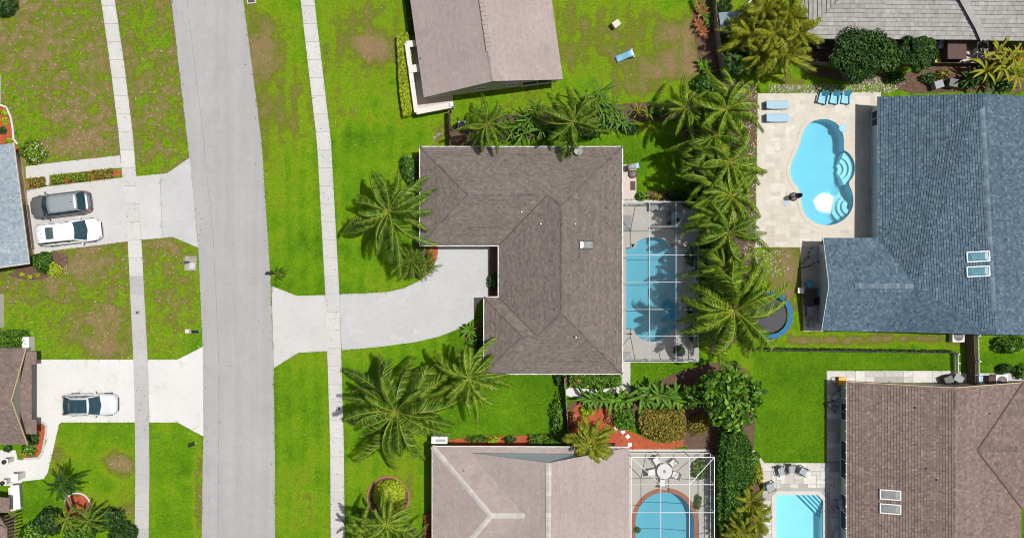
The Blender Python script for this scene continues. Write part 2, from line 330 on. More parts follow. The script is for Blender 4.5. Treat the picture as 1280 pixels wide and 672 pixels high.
# ------------------------------------------------------------------ roofs and houses
def clip(poly, hp):                     # Sutherland-Hodgman against convex ccw polygon
    for i in range(len(hp)):
        a, b = hp[i], hp[(i + 1) % len(hp)]; ex, ey = b[0] - a[0], b[1] - a[1]; out = []
        n = len(poly)
        for j in range(n):
            p, q = poly[j], poly[(j + 1) % n]
            dp = ex * (p[1] - a[1]) - ey * (p[0] - a[0]); dq = ex * (q[1] - a[1]) - ey * (q[0] - a[0])
            if dp >= 0: out.append(p)
            if (dp >= 0) != (dq >= 0):
                t = dp / (dp - dq); out.append((p[0] + (q[0] - p[0]) * t, p[1] + (q[1] - p[1]) * t))
        poly = out
        if len(poly) < 3: return []
    return poly
def shingles(mb, face, course=.145, tab=.33, th=.014, jit=.3, sd=.2):
    face = [Vector(p) for p in face]; n = Vector((0, 0, 0))
    for i in range(len(face)): n += (face[i] - face[0]).cross(face[(i + 1) % len(face)] - face[0])
    if n.z < 0: face = face[::-1]; n = -n
    n.normalize(); up = Vector((0, 0, 1)); v = (up - n * n.z).normalized(); u = v.cross(n)
    o = min(face, key=lambda p: p.z)
    hp = [((p - o).dot(u), (p - o).dot(v)) for p in face]
    if sum(hp[i][0] * hp[(i + 1) % len(hp)][1] - hp[(i + 1) % len(hp)][0] * hp[i][1] for i in range(len(hp))) < 0: hp = hp[::-1]
    u0, u1 = min(p[0] for p in hp), max(p[0] for p in hp); v1 = max(p[1] for p in hp)
    y = 0
    while y < v1:
        x = u0 - random.random() * tab; rowt = random.uniform(-.08, .08)
        while x < u1:
            wd = tab * random.uniform(1 - jit, 1 + jit)
            q = clip([(x, y), (x + wd - .006, y), (x + wd - .006, y + course * 1.05), (x, y + course * 1.05)], hp)
            if q:
                k = min(1, max(0, random.gauss(.5, sd) + rowt)); h = th * random.uniform(.8, 1.25)
                vs = [o + u * a + v * b + n * (.016 + h * (1 - (b - y) / course) ) for a, b in q]
                fs = [tuple(range(len(vs)))]; m_ = len(vs)
                if len(q) == 4:
                    vs += [o + u * a + v * b + n * .002 for a, b in (q[0], q[1])]; fs.append((4, 5, 1, 0))
                mb.add(vs, fs, k)
            x += wd
        y += course
def roof_part(name, faces, m, parent, course=.15, tab=.24, th=.014, caps=(), capm=None, thick=.16, capw=.26, sd=.13):
    fl_ = []
    for f in faces:                     # twisted quads become two flat triangles
        f = [Vector(p) for p in f]
        if len(f) == 4:
            nn = (f[1] - f[0]).cross(f[2] - f[0]).normalized()
            if abs((f[3] - f[0]).dot(nn)) > .01: fl_ += [[f[0], f[1], f[2]], [f[0], f[2], f[3]]]; continue
        fl_.append(f)
    faces = fl_
    base = MB()
    for f in faces:
        f = [Vector(p) for p in f]
        b = [p - Vector((0, 0, thick)) for p in f]; n = len(f)
        base.add(f + b, [tuple(range(n)), tuple(range(2 * n - 1, n - 1, -1))] + [(i, n + i, n + (i + 1) % n, (i + 1) % n) for i in range(n)])
    ro = base.build('roof', m, parent)
    sh = MB()
    for f in faces: shingles(sh, f, course, tab, th, sd=sd)
    tag(sh.build('shingles' if course < .3 else 'roof_tiles', m, ro), kind='stuff')
    for a, b in caps:                   # overlapping ridge and hip caps
        a, b = Vector(a), Vector(b); L_ = (b - a).length; n = max(1, int(L_ / .32)); d = (b - a).normalized()
        r = d.cross(Vector((0, 0, 1))).normalized(); up = r.cross(d); cm = MB()
        for i in range(n):
            p, q = a + d * (L_ * i / n), a + d * (L_ * (i + 1.1) / n); k = min(1, max(0, random.gauss(.5, .2)))
            z0, z1 = up * .085, up * .055
            cm.add([p - r * capw / 2 + up * .02, p + z0, p + r * capw / 2 + up * .02, q - r * capw / 2 - up * .012, q + z1, q + r * capw / 2 - up * .012],
                   [(0, 1, 4, 3), (1, 2, 5, 4)], k)
        tag(cm.build('ridge_cap', capm or m, ro), kind='stuff')
    return ro
def fascia(parent, pts, m=m_white, w_=.10, h_=.18, dz=-.06, close=True, name='gutter'):
    n = len(pts)
    for i in range(n if close else n - 1):
        a, b = Vector(pts[i]), Vector(pts[(i + 1) % n]); d = (b - a).normalized() * .04
        o = Vector((0, 0, dz + .003 * (i % 2)))
        MB().beam(a + o - d, b + o + d, w_, h_).build(name, m, parent)
def wallbox(parent, pts, z1, m, name='wall', z0=-.1):
    return MB().prism(pts, z0, z1).build(name, m, parent)
def inset(pts, d):                      # plan polygon inset (ccw or cw)
    n = len(pts); A = sum(pts[i][0] * pts[(i + 1) % n][1] - pts[(i + 1) % n][0] * pts[i][1] for i in range(n)); s = 1 if A > 0 else -1
    out = []
    for i in range(n):
        p, a, b = Vector(pts[i][:2]), Vector(pts[i - 1][:2]), Vector(pts[(i + 1) % n][:2])
        e1, e2 = (p - a).normalized(), (b - p).normalized()
        n1, n2 = Vector((-e1.y, e1.x)) * s, Vector((-e2.y, e2.x)) * s
        bis = n1 + n2; bis = bis / max(.2, bis.dot(n1) if bis.length > 1e-6 else 1)
        q = p + bis * d; out.append((q.x, q.y))
    return out
def window(parent, a, b, z0, z1, out, fm=m_white, gm=m_glass, name='window'):
    """a, b plan end points on the wall, out: outward unit normal"""
    a, b, out = Vector((a[0], a[1], 0)), Vector((b[0], b[1], 0)), Vector((out[0], out[1], 0)); e = Vector((0, 0, 1))
    f = MB(); o = out * .03; c = (b - a).normalized() * .05
    f.beam(a + e * z0 + o, b + e * z0 + o, .10, .09); f.beam(a + e * z1 + o, b + e * z1 + o, .10, .09)
    f.beam(a + c + e * z0 + o, a + c + e * z1 + o, .09, .08); f.beam(b - c + e * z0 + o, b - c + e * z1 + o, .09, .08)
    f.beam((a + b) / 2 + e * z0 + o, (a + b) / 2 + e * z1 + o, .05, .05)
    w_ = f.build(name, fm, parent)
    MB().add([a + e * z0 + out * .012, b + e * z0 + out * .012, b + e * z1 + out * .012, a + e * z1 + out * .012], [(0, 1, 2, 3)]).build('pane', gm, w_)
    return w_
def skylight(parent, c, u, v, n, lu, lv, gm, fm=m_dgrey):
    f = MB(); s = parent
    for a, b in (((-1, -1), (1, -1)), ((1, -1), (1, 1)), ((1, 1), (-1, 1)), ((-1, 1), (-1, -1))):
        A = c + u * a[0] * lu / 2 + v * a[1] * lv / 2 + n * .09; B = c + u * b[0] * lu / 2 + v * b[1] * lv / 2 + n * .09
        f.beam(A, B, .08, .19)
    o = f.build('skylight', fm, s)
    q = [c + u * i * lu * .47 + v * j * lv * .47 + n * .15 for i, j in ((-1, -1), (1, -1), (1, 1), (-1, 1))]
    q2 = [c + u * i * lu * .3 + v * j * lv * .3 + n * .21 for i, j in ((-1, -1), (1, -1), (1, 1), (-1, 1))]
    MB().add(q + q2, [(4, 5, 6, 7), (0, 1, 5, 4), (1, 2, 6, 5), (2, 3, 7, 6), (3, 0, 4, 7)]).build('pane', gm, o, smooth=False)
def slope_frame(face):
    f = [Vector(p) for p in face]; n = (f[1] - f[0]).cross(f[2] - f[0]).normalized()
    if n.z < 0: n = -n
    v = (Vector((0, 0, 1)) - n * n.z).normalized(); return n, v, v.cross(n), f[0]
def on_face(face, px, py):              # where the pixel's ray meets the roof face
    n, v, u, o = slope_frame(face); c = Vector((0, 0, H)); d = P(px, py, 0) - c
    return c + d * ((o - c).dot(n) / d.dot(n)), n, v, u
def vent_pipe(parent, c, r=.06, h=.28, m=m_white):
    MB().tube([c - Vector((0, 0, .05)), c + Vector((0, 0, h))], r, 8).build('vent_pipe', m, parent)
    
# ---- the middle house: L-shaped hip roof
ZE = 2.7; PIT = .40
house = empty('hip_roof_house', P(700, 325), 0, 'brown-grey L-shaped hip-roof house in the middle of the picture with one small skylight', 'house')
def local(o, p): return Vector(p) - o.location
HO = house.location.copy()
def hp(px, py, run=0):                  # plan from eave-level pixels, height from run (pixels)
    p = P(px, py, ZE); p.z = ZE + run / S * PIT * .966; return p - HO
NW, NE, SE, SW = hp(525, 183.5), hp(778, 183.5), hp(778, 467), hp(605, 467)
B1, B2, B3, B4 = hp(605, 371), hp(623, 371), hp(623, 307), hp(525, 307)
A1, A2 = hp(586.5, 245.3, 61.5), hp(684, 244.8, 61.5)
T1, T2 = hp(700.5, 260, 77.5), hp(700.5, 389.5, 77.5)
C1, C2 = hp(653, 419, 48), hp(671, 419, 48)
faces = [[NW, B4, A1], [NE, NW, A1, A2], [NE, A2, T1], [B4, B3, A2, A1], [SE, NE, T1, T2],
         [B3, B2, C2, T2, T1], [B3, T1, A2], [B2, B1, C1, C2], [B1, SW, C1], [SW, SE, C2, C1], [SE, T2, C2]]
faces = [[NW, B4, A1], [NE, NW, A1, A2], [NE, A2, T1], [B4, B3, A2, A1], [SE, NE, T1, T2], [B3, T1, A2], [B3, T2, T1], [B3, B2, T2], [B2, C2, T2],
         [B2, B1, C1, C2], [B1, SW, C1], [SW, SE, C2, C1], [SE, T2, C2]]
ro = roof_part('roof', faces, r_main, house, caps=((NW, A1), (B4, A1), (A1, A2), (NE, T1), (A2, T1), (T1, T2), (SE, T2), (C2, T2), (C1, C2), (SW, C1), (B1, C1)), capm=r_mcap, capw=.22)
for va, vb in ((B3, A2), (B2, C2)): MB().beam(va.lerp(vb, .02) + Vector((0, 0, .03)), vb + Vector((0, 0, .03)), .09, .03).build('valley_flashing', m_dwood, ro)
plan = [NW, NE, SE, SW, B1, B2, B3, B4]
fascia(house, plan)
ip = inset([(p.x, p.y) for p in plan], .55)
wallbox(house, ip, ZE - .2, m_stucco)
BLOCK.append([(528, 187), (774, 187), (774, 463), (609, 463), (609, 371), (623, 371), (623, 305), (528, 305)])
MB().prism(inset([(p.x, p.y) for p in plan], .06), ZE - .19, ZE - .17).build('soffit', m_white, house)
gd = MB(); x0 = ip[7][0] + .6; yy = ip[7][1]
gdoor = MB().beam(Vector((x0, yy - .03, 1.05)), Vector((x0 + 4.9, yy - .03, 1.05)), .05, 2.1).build('garage_door', m_white, house)
for i in range(4): MB().beam(Vector((x0, yy - .065, .3 + i * .5)), Vector((x0 + 4.9, yy - .065, .3 + i * .5)), .02, .04).build('door_panel', m_white, gdoor)
window(house, (ip[4][0] , ip[4][1] - 1.0), (ip[4][0], ip[4][1] - 2.6), .9, 2.0, (-1, 0))
f_e = faces[4]
c, n, v, u = on_face([p + HO for p in f_e], 732.5, 306); skylight(house, c - HO, u, v, n, .62, 1.15, m_glass_sky)
for q, f in (((652, 265), faces[3]), ((676, 280), faces[6]), ((719, 280), faces[4]), ((720, 421), faces[4])):
    c, n, v, u = on_face([p + HO for p in f], *q); vent_pipe(house, c - HO)
dc = P(723, 188.5, 3.3) - HO; dish = MB()
dish.lathe([(.03, -.06), (.22, -.03), (.33, .05), (.36, .09), (.34, .09), (.22, .0), (.03, -.03)], dc, 16)
do = dish.build('satellite_dish', m_grey, house, True); MB().tube([dc - Vector((0, .0, .5)), dc], .03, 6).tube([dc, dc + Vector((.02, -.4, .25))], .025, 5).build('dish_arm', m_grey, do)

# ---- generic gable roof from eave/ridge corner points
def gable(name, label, E, RG, ze, zr, rm, wm, over=.4, cat='house', caps=True, capm=None, cs=.145, tb=.33, wins=(), gut=m_white, capw=.3):
    """E: four eave pixel corners a,b (side 1) c,d (side 2) in order a-b-c-d round the outline; ridge pixels r0 (between d,a), r1 (between b,c)"""
    o = empty(name, P(*lerp(E[0], E[2], .5)), 0, label, cat); O = o.location
    a, b, c, d = [P(x, y, ze) - O for x, y in E]; r0, r1 = [P(x, y, zr) - O for x, y in RG]
    F = [[a, b, r1, r0], [c, d, r0, r1]]
    roof_part('roof', F, rm, o, cs, tb, caps=((r0, r1),) if caps else (), capm=capm, capw=capw)
    ipn = inset([(p.x, p.y) for p in (a, b, c, d)], over)
    wallbox(o, ipn, ze - .15, wm)
    for (i, j, r) in ((1, 2, r1), (3, 0, r0)):                    # gable walls
        p, q = Vector((*ipn[i], 0)), Vector((*ipn[j], 0)); m_ = (p + q) / 2
        k = over
        zt = zr - .22
        MB().add([(p.x, p.y, ze - .2), (q.x, q.y, ze - .2), (m_.x, m_.y, zt)], [(0, 1, 2)]).build('gable_wall', wm, o)
    return o, F, O, ipn
# top house
thouse, F, O, ipn = gable('gable_roof_house', 'rose-grey gable-roof house at the top edge beside the white courtyard wall',
    [(530, 122), (492, -150), (665, -172), (703.5, 99.5)], [(616.8, 101.5), (577, -175)], 2.6, 5.4, r_pink, m_stucco, .35, capm=r_pink)
MB().add([], []).v
n0 = (Vector(ipn[0]) - Vector(ipn[1])).normalized()
g0, g1 = Vector(ipn[0]), Vector(ipn[3])
for k0, k1, z0, z1 in ((.36, .45, 1.0, 2.0), (.60, .69, 1.0, 2.0), (.72, .97, .3, 2.15)):
    window(thouse, g0 + (g1 - g0) * k0, g0 + (g1 - g0) * k1, z0, z1, n0)
c, n, v, u = on_face([p + O for p in F[0]], 526, 73); vent_pipe(thouse, c - O, .05, .2, m_dgrey)
BLOCK.append([(535, 112), (500, -100), (660, -120), (697, 98)])
bx = MB()                                # raised ridge vent boards
for t in range(14):
    a_, b_ = lerp((616.8, 101.5), (577, -175), .135 + t * .02), lerp((616.8, 101.5), (577, -175), .135 + t * .02 + .018)
    MB().beam(P(*a_, 5.47) - O, P(*b_, 5.47) - O, .42, .05, ).build('ridge_vent', r_pink, thouse)
# courtyard wall of the top house
cw = empty('courtyard_wall', P(515, 100), 0, 'white L-shaped courtyard wall wrapping the corner of the top gable house', 'wall'); O = cw.location
segs = [((509, 57), (520.5, 140.5)), ((520.5, 140.5), (565, 132))]
for i, (a, b) in enumerate(segs):
    MB().beam(P(*a, .65) - O, P(*b, .65) - O, .26, 1.7).build('wall_panel', m_stucco_w, cw)
    MB().beam(P(*a, 1.53 + i * .004) - O, P(*b, 1.53 + i * .004) - O, .36, .07).build('coping', m_stucco_w, cw)
MB().beam(P(509, 57, .65) - O, P(522, 55, .65) - O, .3, 1.7).build('wall_panel', m_stucco_w, cw)
MB().beam(P(508, 57.3, 1.54) - O, P(522, 55, 1.54) - O, .34, .07).build('coping', m_stucco_w, cw)
MB().beam(P(511, 87, 1.62) - O, P(526, 84.5, 1.62) - O, .62, .1).build('gate_lintel', m_stucco_w, cw)
pave('courtyard_floor', [(512, 59), (529, 57), (536, 118), (566, 114), (566, 131), (522, 138)], .03, m_pink)
# side fence between the top house and the middle house
def board_fence(name, label, a, b, h, m, bw=.14, lean=0, thick=.03, cat='fence', gap=.01, rails=True, z0=0):
    A, B = P(*a), P(*b); o = empty(name, (A + B) / 2, 0, label, cat); O = o.location
    L_ = (B - A).length; d = (B - A).normalized(); n = int(L_ / bw); rot = math.atan2(d.y, d.x); src = None
    for i in range(n):
        p = A + d * ((i + .5) * L_ / n) - O
        if src is None:
            src = MB().box(0, 0, 0, L_ / n - gap, thick, h, 0, random.random()).build('board', m, o, bevel=0); ob = src
        else: ob = copy_part(src, o, (0, 0, 0))
        ob.location = p + Vector((0, 0, z0 + random.uniform(-.02, .02))); ob.rotation_euler = (random.uniform(-.02, .02), 0, rot + random.uniform(-.02, .02))
    if rails:
        s = Vector((-d.y, d.x, 0)) * (thick * .5 + .03)
        for z in (h * .2, h * .8): MB().beam(A - O + s + Vector((0, 0, z)), B - O + s + Vector((0, 0, z)), .04, .09).build('rail', m, o)
        k = max(2, int(L_ / 2.4))
        for i in range(k + 1):
            p = A + d * (L_ * i / k) - O + s * 2.2; MB().box(p.x, p.y, 0, .1, .1, h + .05, rot).build('post', m, o)
    return o
board_fence('board_fence', 'short brown board fence running from the courtyard wall to the middle house', (562.5, 141), (563.5, 186), 1.5, m_dwood)
gp = empty('gate_post', P(566, 135), 0, 'white gate post at the end of the courtyard wall', 'post')
MB().box(0, 0, 0, .22, .22, 1.7).build('shaft', m_stucco_w, gp); MB().box(0, 0, 1.7, .3, .3, .08).build('cap', m_white, gp)

# ---- bottom house (rose roof with pale hip caps)
bh = empty('cross_gable_house', P(665, 640), 0, 'rose-grey house at the bottom with pale ridge caps and a hidden blue gable wall', 'house'); O = bh.location
ze, pt = 2.7, .36
def bp(px, py, run=0): p = P(px, py, ze); p.z = ze + run / S * pt * .966; return p - O
# outline from eave pixels
a0, a1, a2, a3 = bp(540.5, 557.5), bp(786, 558.5), bp(786, 780), bp(540.5, 780)
h1 = P(614, 644, 4.55) - O; h2 = P(656, 644, 4.55) - O
rN = P(686, 578, 5.3) - O; rS = P(684.5, 800, 5.3) - O
vW = P(588, 565.5, 2.85) - O; 
gw = P(600, 567, 2.95) - O; ge = P(772, 567, 2.95) - O
h0 = bp(540.5, 730)
h1b = P(614, 700, 4.55) - O
facesB = [[a0, vW + Vector((-.0, 0, 0)), h2, h1], [a0, h1, h0], [h1, h2, P(600, 700, 3.9) - O, h0], [a0, a1, ge, vW],
          [vW, rN, rS, h2], [h2, rS, P(560, 790, 2.8) - O, P(600, 700, 3.9) - O], [a1, a2, rS, rN, ge]]
facesB = [[a0, vW, h2, h1], [a0, h1, h0], [h1, h2, h0], [h2, rS, h0], [vW, rN, h2], [rN, rS, h2], [a0, a1, vW], [a1, ge, vW], [a1, a2, rN], [a2, rS, rN], [a1, rN, ge]]
roof_part('roof', facesB, r_pink, bh, caps=((a0, h1), (h0, h1), (h1, h2), (rN, rS)), capm=r_cap, thick=.02, capw=.42)
MB().add([vW - Vector((0, .03, .1)), ge - Vector((0, .03, .1)), rN - Vector((0, .03, .06))], [(0, 1, 2)]).build('gable_wall', m_stucco_b, bh)
fascia(bh, [a0, a1], close=False); fascia(bh, [a3, a0], close=False)
wallbox(bh, inset([(p.x, p.y) for p in (a0, a1, a2, a3)], .45), ze - .1, m_stucco)
BLOCK.append([(545, 560), (783, 560), (783, 760), (545, 760)])
vent_pipe(bh, P(579, 587, 3.2) - O, .05, .25, m_dgrey)

# ---- blue house on the right
bl = empty('blue_roof_house', P(1160, 300), 0, 'large house with a slate-blue shingle roof beside the kidney-shaped pool', 'house'); O = bl.location
ze, zr = 2.7, 5.5
n_w, s_w = P(1098, 121, ze) - O, P(1096, 414, ze) - O
rn, rs = P(1227, 117, zr) - O, P(1244, 418, zr) - O
n_e, s_e = P(1365, 126, ze) - O, P(1372, 420, ze) - O
g_n, g_s, g_r = P(1029.5, 297.5, ze) - O, P(1027.5, 412.5, ze) - O, P(1036.5, 357, 4.2) - O
jr = P(1145, 357.5, 4.2) - O              # wing ridge meets the main slope
jn = P(1096.7, 297.5, ze) - O; js = P(1096, 414, ze) - O
F_w = [n_w, P(1096.2, 412.5, ze) - O, rs, rn]
facesL = [[n_w, jn, rn], [jn, jr, rn], [jr, rs, rn], [js, rs, jr], [n_e, s_e, rs, rn], [g_n, jn, jr, g_r], [g_s, g_r, jr, js]]
roof_part('roof', facesL, r_blue, bl, caps=((P(1227.9, 135, zr) - O, P(1242.5, 388, zr) - O), (P(1068, 357.2, 4.22) - O, P(1141, 357.6, 4.22) - O)), th=.045, capw=.40, capm=r_bcap, course=.2, tab=.16, sd=.19)
fascia(bl, [n_w, jn], m_grey, close=False, h_=.14); fascia(bl, [g_n, g_r], m_stucco_b, close=False, h_=.14, name='rake_board'); fascia(bl, [g_r, g_s], m_stucco_b, close=False, h_=.14, name='rake_board')
wb = [(p.x, p.y) for p in (n_w, jn, g_n, g_s, s_e, n_e)]
wi = inset(wb, .45); wallbox(bl, wi, ze - .12, m_stucco_b)
gx = wi[2][0] - .003
MB().add([(gx, wi[2][1], ze - .2), (gx, wi[3][1], ze - .2), (gx, (wi[2][1] + wi[3][1]) / 2, 4.0)], [(0, 1, 2)]).build('gable_wall', m_stucco_b, bl)
for y0, y1 in ((.75, 2.25), (5.5, 7.0)): window(bl, (gx, wi[2][1] - y0), (gx, wi[2][1] - y1), .9, 2.1, (-1, 0), m_stucco_w, m_dgrey)
wx = wi[0][0]
for y0, y1, z0, z1 in ((.3, 1.7, .2, 2.3), (2.0, 6.6, .1, 2.2), (7.0, 8.4, .3, 2.3), (8.9, 10.6, .1, 2.2)): window(bl, (wx, wi[0][1] - y0), (wx, wi[0][1] - y1), z0, z1, (-1, 0))
for y in (320.5, 339):
    c, n, v, u = on_face([p + O for p in facesL[2]], 1222, y); skylight(bl, c - O, u, v, n, .75, 1.6, m_glass_teal, m_white)
BLOCK.append([(1030, 300), (1093, 298), (1093, 125), (1380, 125), (1380, 410), (1032, 408)])

# ---- brown house bottom right
br = empty('brown_roof_house', P(1170, 580), 0, 'large brown shingle-roof house at the bottom right with twin skylights', 'house'); O = br.location
ze, zr = 2.7, 5.4
b0, b1 = P(1058.5, 477, ze) - O, P(1058.5, 800, ze) - O
q0, q1 = P(1193.5, 484.5, zr) - O, P(1193.5, 810, zr) - O
e0, e1 = P(1278, 478, ze + .2) - O, P(1276, 634, ze + .2) - O
e2 = P(1276, 800, ze + .2) - O
wr0, wr1 = P(1221, 562.5, 4.57) - O, P(1400, 562.5, 4.57) - O
facesR = [[b1, b0, q0, q1], [q0, e0, wr0], [q0, wr0, q1], [wr0, e1, q1], [e1, e2, q1], [e0, P(1400, 478, ze + .2) - O, wr1, wr0], [wr0, wr1, P(1400, 634, ze + .2) - O, e1]]
roof_part('roof', facesR, r_brown, br, caps=((q0, q1), (wr0, wr1)), th=.034, course=.22, tab=.16, sd=.17)
for va, vb in ((e0, wr0), (e1, wr0)): MB().beam(va + Vector((0, 0, .09)), vb + Vector((0, 0, .09)), .12, .03).build('valley_flashing', m_dwood, br)
fascia(br, [b0, b1], close=False, h_=.14); fascia(br, [b0, q0], m_stucco_t, close=False, h_=.16, name='rake_board'); fascia(br, [q0, e0], m_stucco_t, close=False, h_=.16, name='rake_board')
wi = inset([(p.x, p.y) for p in (b0, b1, e2, e0)], .4); wallbox(br, wi, ze - .1, m_stucco_w)
for y0, y1 in ((1.5, 3.0), (4.6, 7.8), (9.0, 12)): window(br, (wi[0][0], wi[0][1] - y0), (wi[0][0], wi[0][1] - y1), .2, 2.2, (-1, 0))
for y in (617.5, 635):
    c, n, v, u = on_face([p + O for p in facesR[0]], 1112.5, y); skylight(br, c - O, u, v, n, .72, 1.5, m_glass_sky, m_white)
for q, f in (((1144, 509), 0), ((1158, 585), 0), ((1171, 599), 0), ((1237, 516), 1)):
    c, n, v, u = on_face([p + O for p in facesR[f]], *q); vent_pipe(br, c - O, .07, .22, m_dgrey)
for i in range(16): 
    p = P(1056.5, 484 + i * 13.5, ze) - O; MB().beam(p, p + Vector((.25, 0, .02)), .05, .05).build('gutter_bracket', m_white, br)
BLOCK.append([(1056, 480), (1272, 482), (1272, 700), (1056, 700)])

# ---- tile-roof house top right
tl = empty('tile_roof_house', P(1140, -40), 0, 'light grey concrete-tile hip-roof house along the top right edge', 'house'); O = tl.location
ze = 2.7
t0 = P(1000.5, 48, ze) - O; t1 = P(1000.5, -180, ze) - O; tr0 = P(1075, -27, 4.6) - O
te = P(1229, 49.5, ze) - O; tr1 = P(1186, -27, 4.6) - O
facesT = [[t1, t0, tr0, P(1075, -140, 4.6) - O], [t0, te, tr1, tr0]]
roof_part('roof', facesT, r_tile, tl, .34, .34, .08, caps=((t0, tr0),), capm=r_tile, thick=.1)
u0, u1, u2, u3 = P(1229.5, 50.5, ze + .12) - O, P(1400, 51.5, ze + .12) - O, P(1400, -27, 4.75) - O, P(1187, -27, 4.75) - O
roof_part('roof', [[u0, u1, u2, u3]], r_tile, tl, .34, .34, .08, thick=.1)
MB().beam(P(1222, 34, 3.35) - O + Vector((.1, 0, 0)), P(1190, -27, 4.85) - O, .62, .05).build('rake_cap', r_tile, tl)
MB().beam(P(1230, 49, 2.98) - O, P(1222, 34, 3.35) - O + Vector((.1, 0, 0)), .62, .052).build('rake_cap', r_tile, tl)
fascia(tl, [t0, te], m_dgrey, close=False, h_=.14); fascia(tl, [u0, u1], m_dgrey, close=False, h_=.14); fascia(tl, [t1, t0], m_dgrey, close=False, h_=.14)
wallbox(tl, [(p.x, p.y) for p in PP([(1006, 38), (1006, -150), (1390, -150), (1390, 38)], ze)] and [((P(x, y, ze) - O).x, (P(x, y, ze) - O).y) for x, y in ((1007, 40), (1390, 41), (1390, -150), (1007, -150))], ze - .1, m_stucco)
wl = P(1007, 40, ze) - O
for x0, x1 in ((2.0, 3.6), (5, 7.4), (10, 11.6), (13, 15)): window(tl, (wl.x + x0, wl.y), (wl.x + x1, wl.y), .5, 2.1, (0, -1))
c = P(1155, 15, 3.4) - O; MB().box(c.x, c.y, c.z - .1, .42, .32, .3, -.1, taper=.8).build('roof_vent', m_white, tl)
BLOCK.append([(1003, 40), (1290, 40), (1290, -20), (1003, -20)])

# ---- left houses
lh = empty('light_blue_roof_house', P(10, 255), 0, 'light blue-grey shingle-roof house at the left edge with a garage behind two cars', 'house'); O = lh.location
ze = 2.3
l0, l1 = P(16.5, 179, ze) - O, P(36, 329, ze) - O
l2, l3 = P(-170, 357, ze) - O, P(-190, 207, ze) - O
lr0, lr1 = P(-82, 193, 4.9) - O, P(-64, 343, 4.9) - O
fl = [[l1, l0, lr0, lr1], [l3, l2, lr1, lr0]]
roof_part('roof', fl, r_lgrey, lh, th=.045, thick=.1, course=.2, tab=.16, sd=.19); fascia(lh, [l0, l1], m_stucco_w, close=False, h_=.14); fascia(lh, [l1, lr1], m_stucco_w, close=False, h_=.16, name='rake_board')
wi = inset([(p.x, p.y) for p in (l0, l1, l2, l3)], .55); wallbox(lh, wi, ze - .06, m_stucco_t)
ga, gb = Vector((*wi[0], 0)), Vector((*wi[1], 0)); gd = (gb - ga).normalized(); gn = Vector((-gd.y, gd.x, 0)); gn = gn if gn.x > 0 else -gn
o_ = MB().beam(ga + gd * 4.3 + gn * .03 + Vector((0, 0, 1)), gb - gd * .7 + gn * .03 + Vector((0, 0, 1)), .06, 2.05).build('garage_door', mat('garage_door_brown', (.23, .17, .14), .7), lh)
for i in range(3): MB().beam(ga + gd * 4.35 + gn * .07 + Vector((0, 0, .5 + i * .5)), gb - gd * .75 + gn * .07 + Vector((0, 0, .5 + i * .5)), .02, .03).build('door_panel', m_stucco_t, o_)
BLOCK.append([(-20, 182), (30, 182), (42, 322), (-20, 330)])
lb = empty('brown_gable_garage', P(5, 495), 0, 'brown shingle-roof house at the left edge with a pale blue gable over its garage', 'house'); O = lb.location
ze, zr = 2.75, 5.0
c0, c1, cr = P(32, 435, ze) - O, P(33.5, 555, ze) - O, P(13.5, 500, zr) - O
d0, d1, dr = P(-150, 435, ze) - O, P(-150, 555, ze) - O, P(-160, 500, zr) - O
fb = [[c0, d0, dr, cr], [d1, c1, cr, dr]]
roof_part('roof', fb, r_brown, lb, thick=.1); fascia(lb, [c0, cr], m_stucco_t, close=False, h_=.12, name='rake_board'); fascia(lb, [cr, c1], m_stucco_t, close=False, h_=.12, name='rake_board')
wx = P(33, 440).x - O.x - .1
w0, w1 = P(0, 447).y - O.y, P(0, 541).y - O.y
wallbox(lb, [(wx, w0), (wx, w1), (wx - 12, w1), (wx - 12, w0)], ze - .1, m_stucco_t)
MB().add([(wx + .02, w0, ze - .15), (wx + .02, w1, ze - .15), (wx + .02, (w0 + w1) / 2, zr - .2)], [(0, 1, 2)]).build('gable_wall', m_stucco_b, lb)
def pentroof(y0, y1, x0, x1, z0, z1):
    f = [P(x1, y0, z1) - O, P(x1, y1, z1) - O, P(x0, y1, z0) - O, P(x0, y0, z0) - O]
    return roof_part('roof', [f], r_brown, lb, thick=.12)
pentroof(444, 531, 25.5, 39.5, 2.75, 2.35)
pentroof(439, 455, 29, 45.5, 2.6, 2.2); pentroof(524, 542, 27, 45.5, 2.6, 2.2)
MB().beam(Vector((wx + .05, w0 - .6, 1.05)), Vector((wx + .05, w1 + .6, 1.05)), .06, 2.1).build('garage_door', m_stucco_w, lb)
BLOCK.append([(-10, 436), (40, 436), (40, 540), (-10, 548)])
l3h = empty('corner_house', P(-8, 660), 0, 'partly visible brown house in the bottom left corner', 'house'); O = l3h.location
f = [P(7, 668, 2.7) - O, P(-12, 632, 2.7) - O, P(-90, 660, 4.4) - O, P(-70, 760, 4.4) - O]
f = [P(9, 660, 2.7) - O, P(9, 760, 2.7) - O, P(-80, 760, 4.4) - O, P(-80, 620, 4.4) - O]
f2 = [P(-60, 618, 2.7) - O, P(-8, 635, 2.7) - O, P(9, 660, 2.7) - O, P(-80, 620, 4.4) - O]
roof_part('roof', [f, f2], r_brown, l3h, thick=.12)
wallbox(l3h, [((P(x, y) - O).x, (P(x, y) - O).y) for x, y in ((18, 664), (18, 760), (-60, 760), (-60, 645), (8, 645))], 2.6, m_stucco_t)
f3 = [P(13, 601, 2.5) - O, P(13, 648, 2.5) - O, P(-40, 648, 2.9) - O, P(-40, 601, 2.9) - O]
f3 = [P(12, 622, 2.5) - O, P(12, 640, 2.5) - O, P(-40, 640, 3.0) - O, P(-40, 617, 3.0) - O]
roof_part('roof', [f3], r_brown, l3h, thick=.12)
pg = empty('entry_wall', P(21, 622), 0, 'low white-topped entry wall with square end posts in the bottom left corner', 'wall'); O = pg.location
